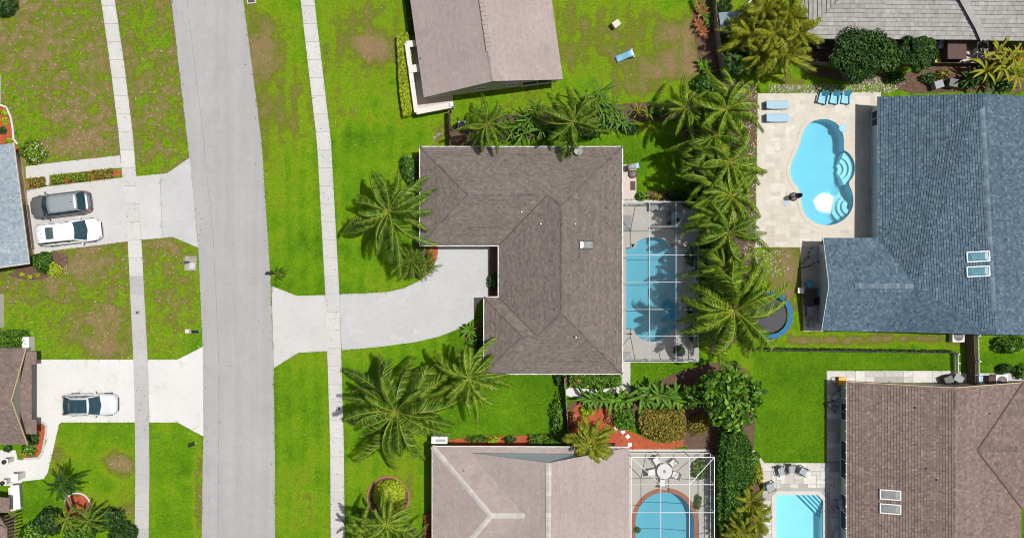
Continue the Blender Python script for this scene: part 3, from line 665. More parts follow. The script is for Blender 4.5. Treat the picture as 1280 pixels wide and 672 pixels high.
MB().beam(P(19, 607, .5) - O, P(21, 636, .5) - O, .55, 1.2).build('wall_panel', m_stucco_w, pg); MB().beam(P(18.5, 606, 1.14) - O, P(20.5, 636, 1.14) - O, .7, .08).build('coping', m_white, pg)
for x, y in ((29, 592), (14, 627)): 
    p = P(x, y) - O; MB().box(p.x, p.y, 0, .5, .5, 1.35).build('post', m_stucco_w, pg); MB().box(p.x, p.y, 1.35, .6, .6, .08).build('post_cap', m_white, pg)
pergola = empty('slatted_pergola', P(15, 660), 0, 'dark slatted pergola beside the bottom left house', 'pergola'); O = pergola.location
for i in range(9): MB().beam(P(6 + i * .7, 645 + i * 4, 2.4) - O, P(20 + i * .3, 640 + i * 4.2, 2.4) - O, .10, .14).build('slat', m_dwood, pergola)
for x, y in ((9, 650), (21, 645), (21, 680)): p = P(x, y) - O; MB().box(p.x, p.y, 0, .12, .12, 2.35).build('post', m_dwood, pergola)
BLOCK.append([(-10, 606), (26, 604), (27, 680), (-10, 680)])
# ------------------------------------------------------------------ pools, decks and screen cages
POOLS = []
def arc(cx, cy, rx, ry, a0, a1, n=14): return [(cx + rx * math.cos(R(a0 + (a1 - a0) * i / n)), cy + ry * math.sin(R(a0 + (a1 - a0) * i / n))) for i in range(n + 1)]
def pool(label, outline, depth, tub, cop_m, cop_w=.28, zd=.06, bowl=None):
    pl = PP(outline); O = sum(pl, Vector()) / len(pl); o = empty('swimming_pool', O, 0, label, 'pool'); xy = [(p.x - O.x, p.y - O.y) for p in pl]; n = len(xy)
    A = sum(xy[i][0] * xy[(i + 1) % n][1] - xy[(i + 1) % n][0] * xy[i][1] for i in range(n))
    if A < 0: xy = xy[::-1]
    b = MB(); lo = inset(xy, .12); k = len(xy)
    b.add([(x, y, zd) for x, y in xy] + [(x, y, -depth + .15) for x, y in xy] + [(x, y, -depth) for x, y in lo],
          [((i + 1) % k, i, k + i, k + (i + 1) % k) for i in range(k)] + [(k + (i + 1) % k, k + i, 2 * k + i, 2 * k + (i + 1) % k) for i in range(k)])
    b.prism(lo, -depth - .05, -depth); b.build('basin', tub, o)
    t = MB(); ti = inset(xy, .012)
    t.add([(x, y, zd) for x, y in ti] + [(x, y, -.14) for x, y in ti], [((i + 1) % k, i, k + i, k + (i + 1) % k) for i in range(k)]); t.build('tile_band', m_tile, o)
    MB().prism(inset(xy, .002), -.062, -.06).build('water', m_water, o)
    bpy.data.objects[o.name].children
    c = MB().prism(inset(xy, -cop_w), zd - .03, zd + .022, [inset(xy, .03)]); c.build('coping', cop_m, o)
    xs, ys = [p.x for p in pl], [p.y for p in pl]; POOLS.append((min(xs), max(xs), min(ys), max(ys)))
    return o
def crescent(o, c, r1, r0, a0, a1, z, m=m_tub_l, nose=True, zb=-1.35):
    O = o.location; pts = [P(*q) - O for q in arc(*c, r1, r1, a0, a1, 12) + arc(*c, r0, r0, a1, a0, 12)]
    MB().prism([(p.x, p.y) for p in pts], zb, z).build('step', m, o)
    if nose:
        pts = [P(*q) - O for q in arc(*c, r0 + 1.0, r0 + 1.0, a0, a1, 12) + arc(*c, r0, r0, a1, a0, 12)]
        MB().prism([(p.x, p.y) for p in pts], z, z + .01).build('step_nosing', m_white, o)
# main screened pool
mp = [(782, 309), (791, 309)] + arc(815.5, 312, 25, 16, 190, 350) + [(840, 309), (848, 309), (848, 412), (841, 412)] + arc(816, 410, 24, 17, 10, 170) + [(791, 412), (782, 412)]
pave('main_pool_deck', [(776, 250), (873, 250), (873, 452), (776, 452)], .055, m_deck, holes=[mp])
pool('blue roman-ended pool inside the screen cage behind the middle house', mp, 1.25, m_tub, m_deck)
# kidney pool
def z1(pts): return [(920 + x / 3.055, 100 + y / 3.055) for x, y in pts]
kp = smooth_poly(z1([(320, 148), (280, 160), (252, 200), (243, 245), (220, 295), (202, 340), (212, 385), (240, 415), (246, 465), (258, 510), (290, 543), (335, 558), (385, 552), (425, 525), (448, 485), (448, 445), (438, 412), (428, 393), (448, 372), (456, 335), (448, 300), (425, 272), (410, 268), (413, 225), (403, 190), (385, 165), (355, 150)]), 2)
kd = [(947, 117), (1101, 115), (1101, 300), (1027, 300), (1025, 309), (944, 309)]
pave('kidney_pool_deck', kd, .050, m_trav, holes=[kp])
kpool = pool('kidney-shaped blue pool with curved steps on the cream stone deck', kp, 1.35, m_tub, m_trav, .3)
for i, (r1, r0, z) in enumerate(((22, 15, -.30), (15, 9.5, -.55), (9.5, 4, -.8))): crescent(kpool, (1048, 210.5), r1, r0, -68 + i * 3, 68 - i * 3, z)
for i, (r1, r0, z) in enumerate(((21, 15, -.85), (15, 10, -.58), (10, 4.5, -.30))): crescent(kpool, (1064, 258), r1, max(r0, .5), 95 + i * 6, 240 - i * 4, z)
o = empty('skimmer_lid', P(1053.5, 160, .072), 0, 'round pale blue skimmer lid at the upper right rim of the kidney pool', 'lid'); MB().lathe([(.34, 0), (.34, .02), (.30, .035), (.02, .035)], n=20).build('rim', m_ltblue, o); MB().lathe([(.24, .036), (.22, .042), (.02, .042)], n=18).build('cover', m_tub, o)
# steps under the lower-right pool corner
rp = [(969, 621), (973, 617.5), (1022, 617.5), (1029, 625), (1029, 780), (969, 780)]
fd = [(953, 578), (1057, 578), (1057, 690), (1057, 800), (953, 800)]
pave('flagstone_patio', fd, .045, m_joint, holes=[rp])
rpool = pool('pale blue rectangular pool with corner steps on the flagstone patio', rp, 1.2, m_tub_l, m_flag, .3)
O = rpool.location
for i in range(4):
    k0, k1 = 6 + i * 6, 6 + (i + 1) * 6
    q = [P(1029 - k0 - 7 + 7, 617.5) if False else P(1022 - k0 + 6, 617.6), P(1029 - .1, 625 + k0 - 6), P(1029 - .1, 625 + k1 - 6), P(1022 - k1 + 6, 617.6)]
    MB().prism([((p - O).x, (p - O).y) for p in q], -1.2, -.2 - .22 * i).build('step', m_tub_l, rpool)
    a, b = q[3] - O, q[2] - O; a.z = b.z = -.2 - .22 * i + .012; MB().beam(a, b, .06, .02).build('step_nosing', m_tile, rpool)
# bottom caged pool
cp = arc(831, 652, 37, 38, 0, -180, 24) + [(794, 690), (806, 720), (831, 730), (856, 720), (868, 690)]
pave('south_pool_deck', [(784, 561), (886, 561), (886, 745), (784, 745)], .055, m_deck, holes=[cp])
pool('round-ended pool with brick coping inside the bottom screen cage', cp, 1.25, m_tub, m_brick, .34)
def inside(p, poly):
    x, y = p; c = False; n = len(poly)
    for i in range(n):
        x0, y0 = poly[i]; x1, y1 = poly[(i + 1) % n]
        if (y0 > y) != (y1 > y) and x < (x1 - x0) * (y - y0) / (y1 - y0) + x0: c = not c
    return c
def pavers(parent, region, hole, cw_, ch_, z, m, maxparts=300, margin=5, jig=.0, name='paver'):
    """random ashlar paving in pixels: cells of cw_ x ch_, some merged"""
    xs, ys = [p[0] for p in region], [p[1] for p in region]; x0, y0 = min(xs), min(ys)
    nx, ny = int((max(xs) - x0) / cw_), int((max(ys) - y0) / ch_); used = set(); items = []
    for j in range(ny):
        for i in range(nx):
            if (i, j) in used: continue
            w_, h_ = random.choice(((2, 1), (1, 1), (2, 2), (1, 2), (3, 2), (2, 1)))
            while w_ > 1 and (i + w_ > nx or any((i + k, j) in used for k in range(w_))): w_ -= 1
            if j + h_ > ny: h_ = 1
            for a in range(w_):
                for b in range(h_): used.add((i + a, j + b))
            g = .35
            q = [(x0 + i * cw_ + g, y0 + j * ch_ + g), (x0 + (i + w_) * cw_ - g, y0 + j * ch_ + g), (x0 + (i + w_) * cw_ - g, y0 + (j + h_) * ch_ - g), (x0 + i * cw_ + g, y0 + (j + h_) * ch_ - g)]
            q = [(a + random.uniform(-jig, jig), b + random.uniform(-jig, jig)) for a, b in q]
            cs = q + [lerp(q[0], q[2], .5)] + [lerp(q[k], q[(k + 1) % 4], .5) for k in range(4)]
            if not all(inside(c_, region) for c_ in cs): continue
            if hole and any(inside((c_[0] + dx, c_[1] + dy), hole) for c_ in cs for dx in (-margin, 0, margin) for dy in (-margin, 0, margin)): continue
            items.append(q)
    rest = MB(); cnt = 0
    for q in sorted(items, key=lambda q: -abs((q[1][0] - q[0][0]) * (q[2][1] - q[1][1]))):
        if cnt < maxparts: MB().prism(PP(q), z - .03, z + random.uniform(0, .004), t=random.random()).build(name, m, parent); cnt += 1
        else: rest.prism(PP(q), z - .03, z, t=random.random())
    if rest.v: tag(rest.build('small_pavers', m, parent), kind='stuff')
pavers(bpy.data.objects['kidney_pool_deck'], kd, kp, 6.2, 5.2, .0535, m_trav, 300, 5)
pavers(bpy.data.objects['flagstone_patio'], fd[:3] + [(953, 690)], rp, 5.6, 5.2, .060, m_flag, 300, 4.2, .5)
# walks
sw = pave('north_side_walk', [(1033, 463), (1192, 463), (1192, 478), (1057, 478), (1057, 577.5), (1033, 577.5)], .040, m_joint)
pavers(sw, [(1033, 463), (1192, 463), (1192, 478), (1057, 478), (1057, 577.5), (1033, 577.5)], None, 12, 7.5, .052, m_flag, 200, 0, 0)
pave('garden_curb', [(939, 563), (943, 562), (955, 577), (953, 600), (950, 600), (951, 580)], .05, m_pink, kind='structure')
pave('east_house_walk', [(1192, 466), (1285, 466), (1285, 482), (1192, 482)], .03, m_conc)
pave('paver_pad', [(777, 206), (795, 204.5), (795.5, 249.5), (777, 249.5)], .04, m_pink)
pave('rear_walk', [(777, 452.5), (788, 452.5), (788, 486), (777, 486)], .04, m_conc)
pave('gravel_path', smooth_poly([(707, 483), (730, 486), (760, 484), (776, 480), (789, 484), (788, 491), (760, 492), (735, 494), (708, 497)], 1), .03, m_conc_w)
pave('west_patio', [(1000, 309.5), (1027, 309.5), (1030, 414), (1004, 414)], .03, m_pink)
def cage(name, label, x0, x1, y0, y1, ys, xa, xb, ze, zt, diag=True, bw=.045, fm=None):
    o = empty(name, P((x0 + x1) / 2, (y0 + y1) / 2), 0, label, 'screen enclosure'); O = o.location
    def beam(a, b, w_=bw): MB().beam(a - O, b - O, w_, w_ * 1.3).build('beam', fm or m_frame, o)
    e = lambda x, y: P(x, y, ze); t = lambda x, y: P(x, y, zt)
    c = [e(x0, y0), e(x1, y0), e(x1, y1), e(x0, y1)]
    for i in range(4): beam(c[i], c[(i + 1) % 4], bw * 1.15)
    def panel(*p): MB().add([q - O for q in p], [tuple(range(len(p)))]).build('screen_panel', m_screen, o)
    k = (H - ze) / H
    g = lambda q: Vector((q.x, q.y, .06))
    posts = [(x1, y) for y in [y0] + ys + [y1]] + [(x, y) for x in (xa, xb) for y in (y0, y1)] + [(x0, y0), (x0, y1)]
    for x, y in posts: beam(g(e(x, y)), e(x, y), bw)
    yy = [y0] + ys + [y1]
    for a, b in zip(yy, yy[1:]): panel(g(e(x1, a)), g(e(x1, b)), e(x1, b), e(x1, a)); beam(Vector((*e(x1, a).xy, 1.0)), Vector((*e(x1, b).xy, 1.0)), .05)
    for y in (y0, y1):
        xx = [x0, xa, xb, x1]
        for a, b in zip(xx, xx[1:]): panel(g(e(a, y)), g(e(b, y)), e(b, y), e(a, y)); beam(Vector((*e(a, y).xy, 1.0)), Vector((*e(b, y).xy, 1.0)), .05)
    # raised middle
    for x in (xa, xb):
        beam(e(x, y0), t(x, ys[0])); beam(t(x, ys[-1]), e(x, y1))
        for a, b in zip(ys, ys[1:]): beam(t(x, a), t(x, b))
    for y in ys: beam(e(x0, y), t(xa, y)); beam(t(xa, y), t(xb, y)); beam(t(xb, y), e(x1, y))
    beam(e(x0, y0), t(xa, ys[0])); beam(e(x1, y0), t(xb, ys[0])); beam(e(x0, y1), t(xa, ys[-1])); beam(e(x1, y1), t(xb, ys[-1]))
    for a, b in zip(ys, ys[1:]):
        panel(e(x0, a), t(xa, a), t(xa, b), e(x0, b)); panel(t(xa, a), t(xb, a), t(xb, b), t(xa, b)); panel(t(xb, a), e(x1, a), e(x1, b), t(xb, b))
    for ye, yt in ((y0, ys[0]), (y1, ys[-1])):
        panel(e(x0, ye), e(xa, ye), t(xa, yt)); panel(e(x0, ye), t(xa, yt), e(x0, yt))
        panel(e(xa, ye), e(xb, ye), t(xb, yt), t(xa, yt)); panel(e(xb, ye), e(x1, ye), t(xb, yt)); panel(e(x1, ye), e(x1, yt), t(xb, yt))
    return o
cage('screen_cage', 'white-framed screen cage over the pool behind the middle house', 778.5, 872.5, 252, 452, [283, 318.5, 352.5, 386.5, 419.5], 812, 845, 2.6, 3.5, fm=mat('weathered_aluminium', (.48, .50, .51), .5, ((3, .06),), spec=.4))
cage('screen_cage', 'white-framed screen cage over the bottom pool with brick coping', 789, 893, 571, 775, [605, 640, 675, 710, 742], 826, 862, 2.6, 3.5, bw=.045)

# ------------------------------------------------------------------ vehicles
def car(name, label, cat, px, py, rz, L_, W, Ht, paint, prof, roofm=None, pano=False, louver=False, rails=None):
    o = empty(name, P(px, py, .8) * 1.0, rz, label, cat); o.location.z = .042
    w = W / 2; belt = prof['belt']; b = MB(); n = 0
    st = [(-.50, .70, .80), (-.485, .86, .90), (-.44, .95, .97), (-.30, 1.0, 1.0), (0, 1.0, 1.0), (prof['wb'], 1.0, 1.0), (prof['wb'] + .08, .99, prof['hood']), (.40, .96, prof['hood'] - .04), (.46, .88, prof['hood'] - .10), (.49, .74, prof['hood'] - .2), (.50, .6, prof['hood'] - .3)]
    vs = []; K = 12
    for x, kw, kz in st:
        ww = w * kw; zt = belt * kz; x = x * L_
        vs += [(x, -ww * .8, .26), (x, -ww * .97, .36), (x, -ww, .58), (x, -ww * .985, zt - .16), (x, -ww * .90, zt - .02), (x, -ww * .45, zt + .025), (x, ww * .45, zt + .025), (x, ww * .90, zt - .02), (x, ww * .985, zt - .16), (x, ww, .58), (x, ww * .97, .36), (x, ww * .8, .26)]
    fs = [(i * K + j, i * K + (j + 1) % K, (i + 1) * K + (j + 1) % K, (i + 1) * K + j) for i in range(len(st) - 1) for j in range(K)]
    fs += [tuple(range(K)), tuple((len(st) - 1) * K + j for j in range(K))[::-1]]
    b.add(vs, [f[::-1] for f in fs]); body = b.build('body', paint, o, True, sub=2)
    xr0, xf0, xr1, xf1 = [prof[k] * L_ for k in ('r0', 'f0', 'r1', 'f1')]
    zb, zr_ = belt - .03, Ht; bw_, rw = w * .90, w * .74
    B = [(xf0 - .10, bw_ * .96, zb), (xf0 + .08, 0, zb + .02), (xf0 - .10, -bw_ * .96, zb), (xr0, -bw_ * .94, zb), (xr0 - .06, 0, zb), (xr0, bw_ * .94, zb)]
    T = [(xf1 - .06, rw, zr_ - .04), (xf1 + .06, 0, zr_), (xf1 - .06, -rw, zr_ - .04), (xr1, -rw * .97, zr_ - .06), (xr1 - .04, 0, zr_ - .03), (xr1, rw * .97, zr_ - .06)]
    def pan(nm, idx, m=m_carglass):
        q = MB()
        for i, j in zip(idx, idx[1:]): q.add([B[i], B[j], T[j], T[i]], [(0, 1, 2, 3)])
        return q.build(nm, m, o)
    pan('windshield', (0, 1, 2)); pan('side_window', (2, 3)); pan('rear_window', (3, 4, 5)); pan('side_window', (5, 0))
    for i in (0, 2, 3, 5): MB().tube([B[i], T[i]], .045, 6).build('pillar', paint, o, True)
    for s in (1, -1):
        for k in (.36, .64):
            a = Vector(B[2]).lerp(Vector(B[3]), k); c = Vector(T[2]).lerp(Vector(T[3]), k); a.y *= -s; c.y *= -s
            MB().tube([a, c], .035, 5).build('pillar', m_black, o)
    r = MB(); nx, ny = 8, 7; vs = []                      # crowned roof skin
    for i in range(nx + 1):
        for j in range(ny + 1):
            u_, v_ = i / nx, j / ny * 2 - 1
            x = (xr1 - .05 + .06 * v_ * v_) * (1 - u_) + (xf1 + .07 - .13 * v_ * v_) * u_; y = v_ * (rw + .02) * (.97 + .03 * u_)
            vs.append((x, y, zr_ - .025 + .055 * (1 - v_ * v_) * (1 - (2 * u_ - 1) ** 4 * .6) - .02 * (1 - u_)))
    r.add(vs, [(i * (ny + 1) + j, (i + 1) * (ny + 1) + j, (i + 1) * (ny + 1) + j + 1, i * (ny + 1) + j + 1) for i in range(nx) for j in range(ny)])
    rf = r.build('roof', roofm or paint, o, True); rf.modifiers.new('solid', 'SOLIDIFY').thickness = .04
    if pano:
        MB().prism([(xf1 - .12, -rw * .8), (xf1 - .12, rw * .8), (xr1 + .02, rw * .8), (xr1 + .02, -rw * .8)], zr_ - .0, zr_ + .04).build('sunroof', m_carglass, rf, bevel=.02)
        MB().beam(Vector((xf1 * .35 + xr1 * .65, -rw * .8, zr_ + .035)), Vector((xf1 * .35 + xr1 * .65, rw * .8, zr_ + .035)), .05, .03).build('cross_bar', m_dgrey, rf)
    if louver:
        cx = xr1 * .55 + xf1 * .45 - .55
        MB().prism([(cx, -.48), (cx, .48), (cx + .62, .48), (cx + .62, -.48)], zr_ - .01, zr_ + .045).build('sunroof', m_carglass, rf)
        for i in range(6): MB().beam(Vector((cx + .02, -.42 + i * .168, zr_ + .05)), Vector((cx + .6, -.42 + i * .168, zr_ + .05)), .03, .02).build('slat', m_grey, rf)
        for s in (-1, 1):
            for yy_ in (.3, .5): MB().beam(Vector((xr1 + .15, s * yy_, zr_ + .035)), Vector((xr1 + .6, s * yy_, zr_ + .035)), .03, .03).build('rack_mount', m_grey, rf)
    if rails is not None:
        for s in (-1, 1): MB().tube([(xr1 + .15, s * rw * .93, zr_ - .01), (xr1 + .3, s * rw * .93, zr_ + .06), (xf1 - .5, s * rw * .93, zr_ + .07), (xf1 - .3, s * rw * .93, zr_)], .03, 6).build('roof_rail', rails, rf, True)
    MB().box(xr1 + .45, .0, zr_ + .01, .16, .05, .07, taper=.5).build('antenna', m_black, rf)
    for s in (-1, 1):
        MB().box(xf0 - .42, s * (w + .09), belt - .02, .12, .20, .14, s * .2, taper=.85).build('mirror', m_black if name == 'sport_utility_vehicle' else paint, o, bevel=.03)
        MB().box(.455 * L_, s * w * .62, belt * prof['hood'] - .27, .30, .36, .14, -s * .55, taper=.8).build('headlight', m_lamp, o, bevel=.04)
        MB().box(-.47 * L_, s * w * .76, belt - .30, .20, .24, .26, s * .35, taper=.8).build('taillight', m_tail, o, bevel=.03)
        MB().beam(Vector((xf0 - .15, s * .25, zb + .045)), Vector((xf0 - .05, s * .75 if s > 0 else -.1, zb + .05)), .025, .02).build('wiper', m_black, o)
        for x in (-.30, .31):
            tw = MB(); c = Vector((x * L_, s * (w - .11), .34)); tw.tube([c - Vector((0, .12, 0)), c + Vector((0, .12, 0))], .34, 18); t_ = tw.build('wheel', m_black, o)
            MB().tube([c + Vector((0, s * .10, 0)), c + Vector((0, s * .128, 0))], .21, 12).build('rim', m_grey, t_)
    MB().box(-.497 * L_, 0, .45, .10, W * .78, .22, taper=.95).build('rear_bumper', m_black, o, bevel=.04)
    MB().box(.494 * L_, 0, .36, .10, W * .6, .26, taper=.9).build('grille', m_black, o, bevel=.04)
    return o
m_carglass = mat('car_glass', (.02, .055, .072), .05, ((4, .3),), spec=1.0)  # teal tint puts the sky's reflection into the glass colour
m_pgrey = mat('grey_car_paint', (.20, .215, .23), .3, ((2, .03),), spec=.6, metal=.5, coat=.6)
m_pgreyr = mat('sky_lit_roof_paint', (.34, .38, .41), .35, ((2, .03),), spec=.6, metal=.35, coat=.5)  # grey body paint lightened for the roof: reflected sky put into the colour
m_pwhite = mat('white_car_paint', (.78, .79, .80), .3, ((2, .02),), spec=.5, coat=.6)
m_psilver = mat('silver_car_paint', (.66, .69, .71), .3, ((2, .03),), spec=.5, metal=.15, coat=.6)
m_lamp = mat('headlight_glass', (.45, .48, .50), .15, ((9, .2),), spec=.8)
m_tail = mat('taillight_red', (.35, .08, .06), .2, ((9, .1),), spec=.7)
suv = dict(belt=1.08, wb=.20, hood=.90, r0=-.44, f0=.27, r1=-.36, f1=.13)
van = dict(belt=1.05, wb=.22, hood=.88, r0=-.475, f0=.30, r1=-.46, f1=.145)
cuv = dict(belt=1.0, wb=.15, hood=.90, r0=-.455, f0=.22, r1=-.29, f1=.06)
car('sport_utility_vehicle', 'grey sport utility vehicle parked nose-in at the left garage', 'car', 75, 255.8, math.pi + R(7), 4.95, 1.95, 1.72, m_pgrey, suv, m_pgreyr, rails=m_grey)
car('minivan', 'white minivan with a black slatted sunroof parked beside the grey vehicle', 'car', 87, 290, R(6.5), 5.15, 1.95, 1.74, m_pwhite, van, louver=True)
car('crossover', 'silver-white crossover with a dark panoramic glass roof alone on the lower driveway', 'car', 112, 505.8, R(.5), 4.5, 1.85, 1.62, m_psilver, cuv, pano=True, rails=m_psilver)

# ------------------------------------------------------------------ furniture and small things
def patio_chair(label, px, py, rz, seatm, framem, group=None, z=.06, s=1.0, name='patio_chair', sling=True):
    o = empty(name, P(px, py, z), rz, label, 'chair', group); o.scale = (s, s, s)
    MB().box(0, 0, .40, .52, .52, .05).build('seat', seatm, o, bevel=.02)
    MB().beam(Vector((-.27, 0, .42)), Vector((-.40, 0, .95)), .50, .05).build('backrest', seatm, o, bevel=.02)
    for y in (-.28, .28):
        MB().tube([(-.28, y, 0), (-.30, y, .62), (.0, y, .66), (.28, y, .62), (.30, y, 0)], .025, 6).build('armrest', framem, o, True)
        MB().tube([(-.26, y * .95, .3), (-.42, y * .95, .98)], .02, 5).build('back_frame', framem, o, True)
    for x, y in ((-.27, -.26), (-.27, .26), (.27, -.26), (.27, .26)): MB().tube([(x, y, 0), (x * .98, y, .42)], .02, 5).build('leg', framem, o)
    return o
def lounger(label, px, py, rz, group):
    o = empty('sun_lounger', P(px, py, .05), rz, label, 'lounger', group)
    f = MB()
    for y in (-.33, .33): f.beam((-.95, y, .28), (.95, y, .28), .05, .06)
    for x in (-.95, .95): f.beam((x, -.33, .28), (x, .33, .28), .05, .06)
    f.build('frame', m_grey, o)
    MB().box(.28, 0, .31, 1.35, .66, .07).build('mattress', m_ltblue, o, bevel=.02)
    MB().beam((-.40, 0, .34), (-.98, 0, .72), .64, .07).build('backrest', m_ltblue, o, bevel=.02)
    for x in (-.85, .85):
        for y in (-.3, .3): MB().box(x, y, 0, .06, .06, .27).build('leg', m_grey, o)
lounger('upper of two light blue sun loungers on the cream pool deck', 970, 132, .03, 'sun loungers on the kidney pool deck')
lounger('lower of two light blue sun loungers on the cream pool deck', 970, 148, .02, 'sun loungers on the kidney pool deck')
def adirondack(label, px, py, rz, group):
    o = empty('adirondack_chair', P(px, py, .05), rz, label, 'chair', group)
    for i in range(5): MB().beam((.30 - i * .13, -.27, .38 - i * .03), (.30 - i * .13, .27, .38 - i * .03), .11, .025).build('seat_slat', m_turq, o)
    for i in range(5):
        y = -.24 + i * .12; MB().beam((-.27, y * .85, .22), (-.62, y * 1.1, 1.0 - abs(i - 2) * .07), .11, .025).build('back_slat', m_turq, o)
    for y in (-.34, .34):
        MB().box(.0, y, .55, .74, .13, .03).build('armrest', m_turq, o); MB().box(.30, y, 0, .1, .04, .55).build('leg', m_turq, o)
        MB().beam((.34, y * .88, .33), (-.62, y * .88, .05), .03, .12).build('leg', m_turq, o)
for i, (x, lb_) in enumerate(((1027, 'leftmost'), (1041.5, 'middle'), (1055.5, 'rightmost'))):
    adirondack(lb_ + ' of three turquoise slatted garden chairs at the top of the pool deck', x, 125, R(-104 + i * 2), 'turquoise chairs by the kidney pool')
um = empty('patio_umbrella', P(991.5, 246, .05), 0, 'closed navy patio umbrella on a round black base at the kidney pool edge', 'umbrella')
MB().lathe([(.36, 0), (.36, .06), (.28, .12), (.06, .15), (.05, .3)], n=24).build('base', m_black, um)
MB().tube([(0, 0, .1), (0, 0, 2.55)], .025, 8).build('pole', m_dgrey, um)
fc = MB(); pr = [(.05, 1.05), (.20, 1.15), (.17, 1.5), (.15, 2.0), (.09, 2.35), (.03, 2.5)]; vs = []
for r, z in pr:
    for j in range(16): a = j * math.pi / 8; k = r * (1.25 if j % 2 else .7); vs.append((k * math.cos(a), k * math.sin(a), z))
fc.add(vs, [(i * 16 + j, i * 16 + (j + 1) % 16, (i + 1) * 16 + (j + 1) % 16, (i + 1) * 16 + j) for i in range(5) for j in range(16)]).build('canopy', m_navy, um)
tw = empty('pool_towel', P(982.5, 254, .057), .9, 'small pale blue towel dropped on the cream deck by the umbrella', 'towel')
vs = [(-.22 + i * .075, -.16 + j * .08, .02 + .03 * math.sin(i * 1.7 + j) ** 2) for i in range(7) for j in range(5)]
MB().add(vs, [(i * 5 + j, (i + 1) * 5 + j, (i + 1) * 5 + j + 1, i * 5 + j + 1) for i in range(6) for j in range(4)]).build('cloth', m_ltblue, tw, True)
# flagstone patio chairs
for x, y, a, lb_ in ((975, 587.5, -80, 'leftmost of three grey chairs in a row on the flagstone patio'), (988, 585, -95, 'middle of three grey chairs in a row on the flagstone patio'), (1002, 587, -35, 'rightmost of three grey chairs in a row on the flagstone patio'), (961.5, 606, 15, 'lone grey chair at the left edge of the flagstone patio')):
    patio_chair(lb_, x, y, R(a + 4), m_cloth, m_black, 'grey chairs on the flagstone patio', s=1.15)
patio_chair('white chair in the shade against the brown-roof house wall', 1049, 627, R(100), m_white, m_navy, s=1.1)
# round table set in bottom cage
def table(name, label, px, py, r, h, m, ht=True):
    o = empty(name, P(px, py, .06), 0, label, 'table')
    MB().lathe([(r, h - .03), (r, h), (.03, h + .003)], n=28).build('tabletop', m, o)
    if ht: MB().lathe([(r * .22, h + .008), (r * .20, h + .03), (.02, h + .03)], n=16).build('centrepiece', m_grey, o)
    for k in range(4):
        a = k * math.pi / 2 + .6; MB().tube([(r * .8 * math.cos(a), r * .8 * math.sin(a), 0), (r * .55 * math.cos(a), r * .55 * math.sin(a), h - .02)], .03, 6).build('leg', m, o)
    return o
tx, ty = 829, 586.5; table('round_table', 'white round table in the bottom screen cage', tx, ty, .62, .72, m_white)
for a, wd in ((50, 'lower right'), (125, 'upper right'), (200, 'upper left'), (262, 'left'), (335, 'lower left')):
    q = R(a); an = {'lower right': 20, 'upper right': -40, 'upper left': -125, 'left': 172, 'lower left': 95}[wd]
    cx_, cy_ = tx + 15 * math.cos(R(an)), ty + 15 * math.sin(R(an))
    patio_chair(f'white chair at the {wd} side of the round table in the bottom cage', cx_, cy_, math.atan2(cy_ - ty, tx - cx_), m_white, m_white, 'white chairs round the table')
# main cage furniture
sq = empty('dining_table', P(844.5, 275, .06), 0, 'pale square dining table in the corner of the upper screen cage', 'table')
MB().box(0, 0, .70, .95, 1.3, .05).build('tabletop', m_ltblue, sq, bevel=.02); MB().lathe([(.2, .755), (.15, .80), (.1, .80)], n=14).build('bowl', m_navy, sq)
for x in (-.4, .4):
    for y in (-.55, .55): MB().box(x, y, 0, .07, .07, .70).build('leg', m_grey, sq)
for i, y in enumerate((267.5, 274.5, 281.5)):
    patio_chair(('top', 'middle', 'bottom')[i] + ' of three dark chairs on the left of the square table in the upper cage', 836, y, 0, m_dgrey, m_dgrey, 'dark chairs in the upper cage', s=.8)
so_ = empty('outdoor_sofa', P(823, 258.5, .06), 0, 'grey-blue outdoor sofa along the top wall of the upper screen cage', 'sofa')
MB().box(0, 0, .1, 1.75, .75, .22).build('frame', m_dgrey, so_)
for x in (-.42, .42): MB().box(x, -.04, .32, .80, .62, .14).build('cushion', m_cloth, so_, bevel=.04)
MB().box(0, .34, .32, 1.7, .12, .4).build('backrest', m_dgrey, so_)
mt = empty('outdoor_mat', P(784, 279, .058), 0, 'grey mat lying by the house wall inside the upper screen cage', 'mat'); MB().box(0, 0, 0, .75, 1.4, .015).build('mat_field', m_grey, mt)
MB().box(0, 0, .015, .55, 1.2, .004).build('mat_centre', m_cloth, mt)
bxm = empty('storage_bin', P(783, 443, .06), 0, 'dark storage bin in the lower left corner of the upper screen cage', 'bin'); MB().box(0, 0, 0, .62, .42, .45, taper=.95).build('body', m_dgrey, bxm, bevel=.02); MB().box(0, 0, .45, .66, .46, .05).build('lid', m_grey, bxm, bevel=.02)
# pad with grill, fire bowl and doormat
gr = empty('barbecue_grill', P(788, 209.5, .04), .2, 'grey barbecue grill on the paver pad behind the middle house', 'grill')
MB().box(0, 0, .15, .55, .45, .55).build('cabinet', m_dgrey, gr); MB().tube([(-.32, 0, .82), (.32, 0, .82)], .25, 14).build('lid', m_grey, gr, True); MB().box(.48, 0, .70, .3, .42, .04).build('side_shelf', m_ltblue, gr)
MB().tube([(-.25, -.27, .85), (.25, -.27, .85)], .02, 6).build('handle', m_white, gr)
for x in (-.25, .25):
    for y in (-.18, .18): MB().box(x, y, 0, .05, .05, .16).build('leg', m_black, gr)
fb_ = empty('fire_bowl', P(791, 217.5, .04), 0, 'round copper fire bowl beside the grill', 'fire bowl'); MB().lathe([(.12, 0), (.14, .05), (.32, .2), (.36, .24), (.30, .22), (.1, .1)], n=20).build('bowl', m_soil, fb_, True); MB().lathe([(.24, .17), (.02, .18)], n=16).build('ash', m_black, fb_)
